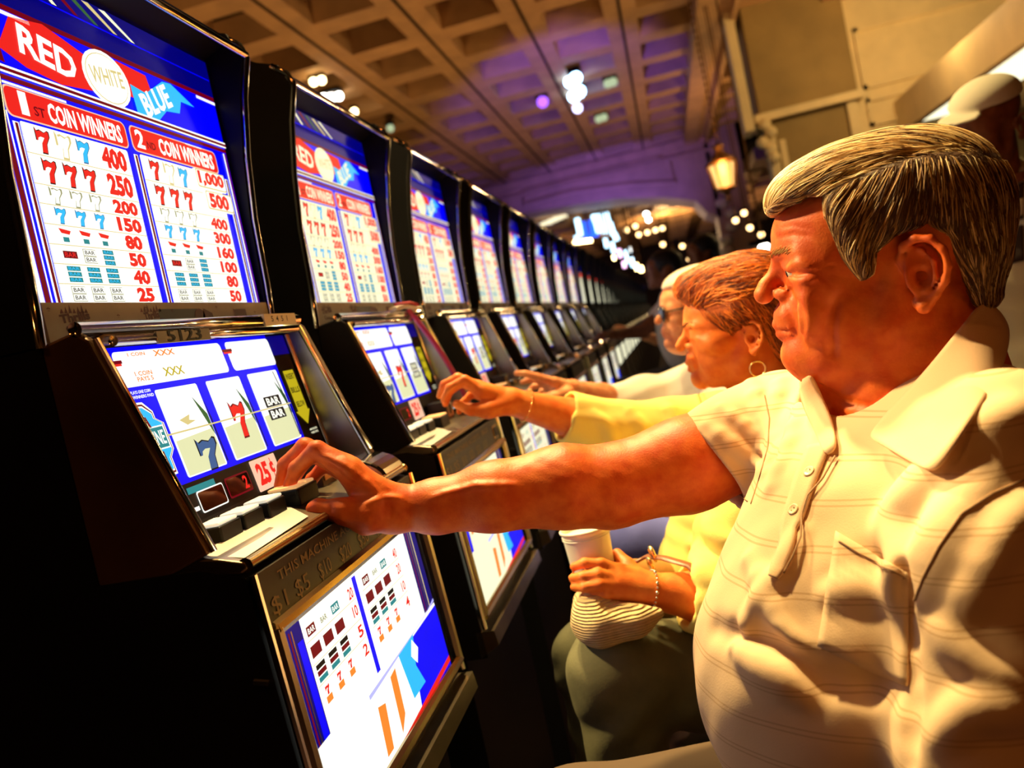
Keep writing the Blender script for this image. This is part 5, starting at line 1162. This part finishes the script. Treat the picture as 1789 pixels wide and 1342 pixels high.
bulbs('ceiling_lamp', [onZ(x, y, 4.74) for x, y in ((1003, 168), (1012, 160))], .10, blb, 'second pair of blue-white bulbs just under the highest pair', 'ceiling lamp')
bulbs('ceiling_lamp', [onZ(1009, 189, 4.74)], .08, glow('lilac_bulb', (.6, .6, 1), 5), 'single lilac bulb below the blue-white pairs', 'ceiling lamp')
bulbs('ceiling_lamp', [onZ(948, 178, 4.74)], .09, glow('violet_bulb', (.35, .10, 1), 2.5), 'small violet bulb left of the blue-white pairs', 'ceiling lamp')
for x, y in ((1046, 208), (1062, 146)): bulbs('ceiling_lamp', [onZ(x, y, 4.74), onZ(x+9, y-3, 4.74)], .07, glow('pale_green_bulb'), 'dim pale bulbs %s of the ceiling' % ('in the middle' if y > 200 else 'in the upper right'), 'ceiling lamp')
bulbs('ceiling_lamp', [onZ(x, y, 4.15) for x, y in ((1129, 374), (1133, 384))],   .08, whb, 'brightest white lamp beyond the arch', 'ceiling lamp')
k = 0
for x, y in ((1095, 402), (1145, 402), (1157, 399), (1131, 406), (1116, 410), (1110, 395), (1158, 427), (1178, 447), (1192, 430), (1165, 440), (1204, 452), (1285, 385), (1310, 398), (1330, 410), (1300, 372)):
    c = atD(x, y, 24 if x < 1250 else 10.5); o = bulbs('marquee_bulb', [c], .065 if x < 1250 else .035, glow('amber_bulb', (1, .62, .25), 2.5 if k % 3 else 7), 'small amber bulb glowing in the far hall', 'bulb', 'amber bulbs of the far hall'); k += 1
    b = MB(); b.tube([c, (c[0], c[1], 5.15)], .008, mat('bronze', (.16, .07, .02), .4, .8), 5); b.build('hanger', o, tuple(c))
lampw = bulbs('pendant_lamp', [atD(1336, 436, 8.0), atD(1326, 452, 8.0)], .06, whb, 'bright white lamp seen beside the nose of the man in the polo shirt', 'lamp'); lc_ = atD(1336, 436, 8.0); b = MB(); b.tube([lc_, (lc_[0], lc_[1], 5.15)], .008, bronze, 5); b.build('hanger', lampw, tuple(lc_))
# neon sign: blue panel between white-blue tubes
nd = 22.6; sc_ = nd/F
sg = empty('neon_sign', tuple(atD(1030, 400, nd)), 'blue neon sign with tall white tubes hanging under the arch', 'sign'); so = tuple(sg.location)
nb = glow('neon_blue', (.02, .12, 1.0), 2.0); nw = glow('neon_white', (.50, .80, 1.0), 4); npk = glow('neon_pink', (1, .55, .9), 4)
def slab(px0, py0, px1, py1, m, name, th=.15, D=nd, parent=sg, org=so):
    a = atD(px0, py0, D); c = atD(px1, py1, D); b = MB(); b.box(min(a[0], c[0]), max(a[0], c[0]), a[1], a[1]+th, min(a[2], c[2]), max(a[2], c[2]), m); return b.build(name, parent, org)
slab(1015, 388, 1046, 412, nb, 'sign_panel')
for p in ([(1008, 382), (1012, 400), (1014, 412)], [(1036, 376), (1042, 390), (1046, 406)], [(1046, 374), (1052, 392), (1056, 408)], [(1058, 372), (1063, 390), (1068, 410)], [(1066, 390), (1072, 406), (1078, 420)]):
    b = MB(); b.tube([atD(x, y, nd-.2) for x, y in p], .065, nw, 8); b.build('neon_tube', sg, so)
b = MB(); b.tube([atD(1034, 420, nd), atD(1002, 424, nd)], .05, warmb, 6); b.build('neon_tube', sg, so)
b = MB(); b.tube([atD(1030, 410, nd), np.array([atD(1030, 410, nd)[0], atD(1030, 410, nd)[1], 5.15])], .04, bronze, 6); b.build('hanger', sg, so)
k = 0
for (x, y, w_, h_, m_) in ((1058, 424, 8, 14, nw), (1070, 432, 9, 16, nw), (1082, 442, 8, 12, npk), (1094, 448, 8, 20, nw), (1104, 458, 9, 14, nw), (1090, 462, 7, 9, npk), (1112, 466, 8, 10, warmb), (1072, 450, 5, 6, warmb), (1100, 436, 5, 8, nw), (1120, 470, 8, 8, warmb), (1006, 417, 6, 9, nw)):
    o = slab(x-w_/2, y-h_/2, x+w_/2, y+h_/2, m_, 'lit_sign', .3, 21.5+k*.35, None, (0, 0, 0)); k += 1
    b = MB(); cc = atD(x, y, 21.5+(k-1)*.35+.1); b.tube([cc+[0, .1, 0], (cc[0], cc[1]+.1, 5.15)], .02, bronze, 5); b.build('hanger', o)
    tag(o, 'small glowing sign box in the cluster of neon under the arch', 'sign', 'glowing signs under the arch')
for j in range(4):
    o = slab(938+j*9, 392-j*4, 962+j*9, 388-j*4, glow('fluor', (.95, .85, .55), 1.4), 'strip_light', .5, 22, None, (0, 0, 0)); tag(o, 'pale strip light of the far ceiling, low left under the arch', 'lamp', 'strip lights beyond the arch')
# washes added on ceiling, arch and pier, then the far hall light
l = lamp('added_blue_wash', 'SPOT', tuple(onZ(1010, 210, 2.9)+np.array([-.2, 1.0, 0])), tuple(onZ(1000, 190, 4.8)), 1000, (.14, .08, 1), .15, math.radians(48)); l['label'] = 'added blue wash on the coffered ceiling for the neon glow'  # added blue spots stand in for the glow of the neon
l = lamp('added_blue_wash', 'SPOT', (-1.0, 18.6, 2.6), (-1.0, 21.3, 3.9), 300, (.16, .10, 1), .2, math.radians(110)); l['label'] = 'added blue wash on the arch for the neon glow'
for x, y, z, e in ((-3.2, 5.5, 3.4, 120), (-3.0, 10, 3.0, 110), (2.2, 15, 3.4, 120), (-2.5, 15, 2.6, 60), (.8, 17, 2.4, 50), (2.0, 8.0, 2.6, 60)):  # added to brighten ceiling and pier, no fixtures modelled
    l = lamp('added_wash', 'SPOT', (x, y, z-.9), (x, y, 5), e, (1, .55, .2), .25, math.radians(150)); l['label'] = 'added warm wash on the coffered ceiling'
l = lamp('added_wash', 'POINT', (3.2, 9.5, 3.6), (0, 0, 0), 150, (1, .66, .28), .3); l['label'] = 'warm light washing the pier and frieze'
l = lamp('hall_light', 'POINT', (0.5, 30, 3.2), (0, 0, 0), 500, (1, .6, .25), .3); l['label'] = 'warm light of the far hall'
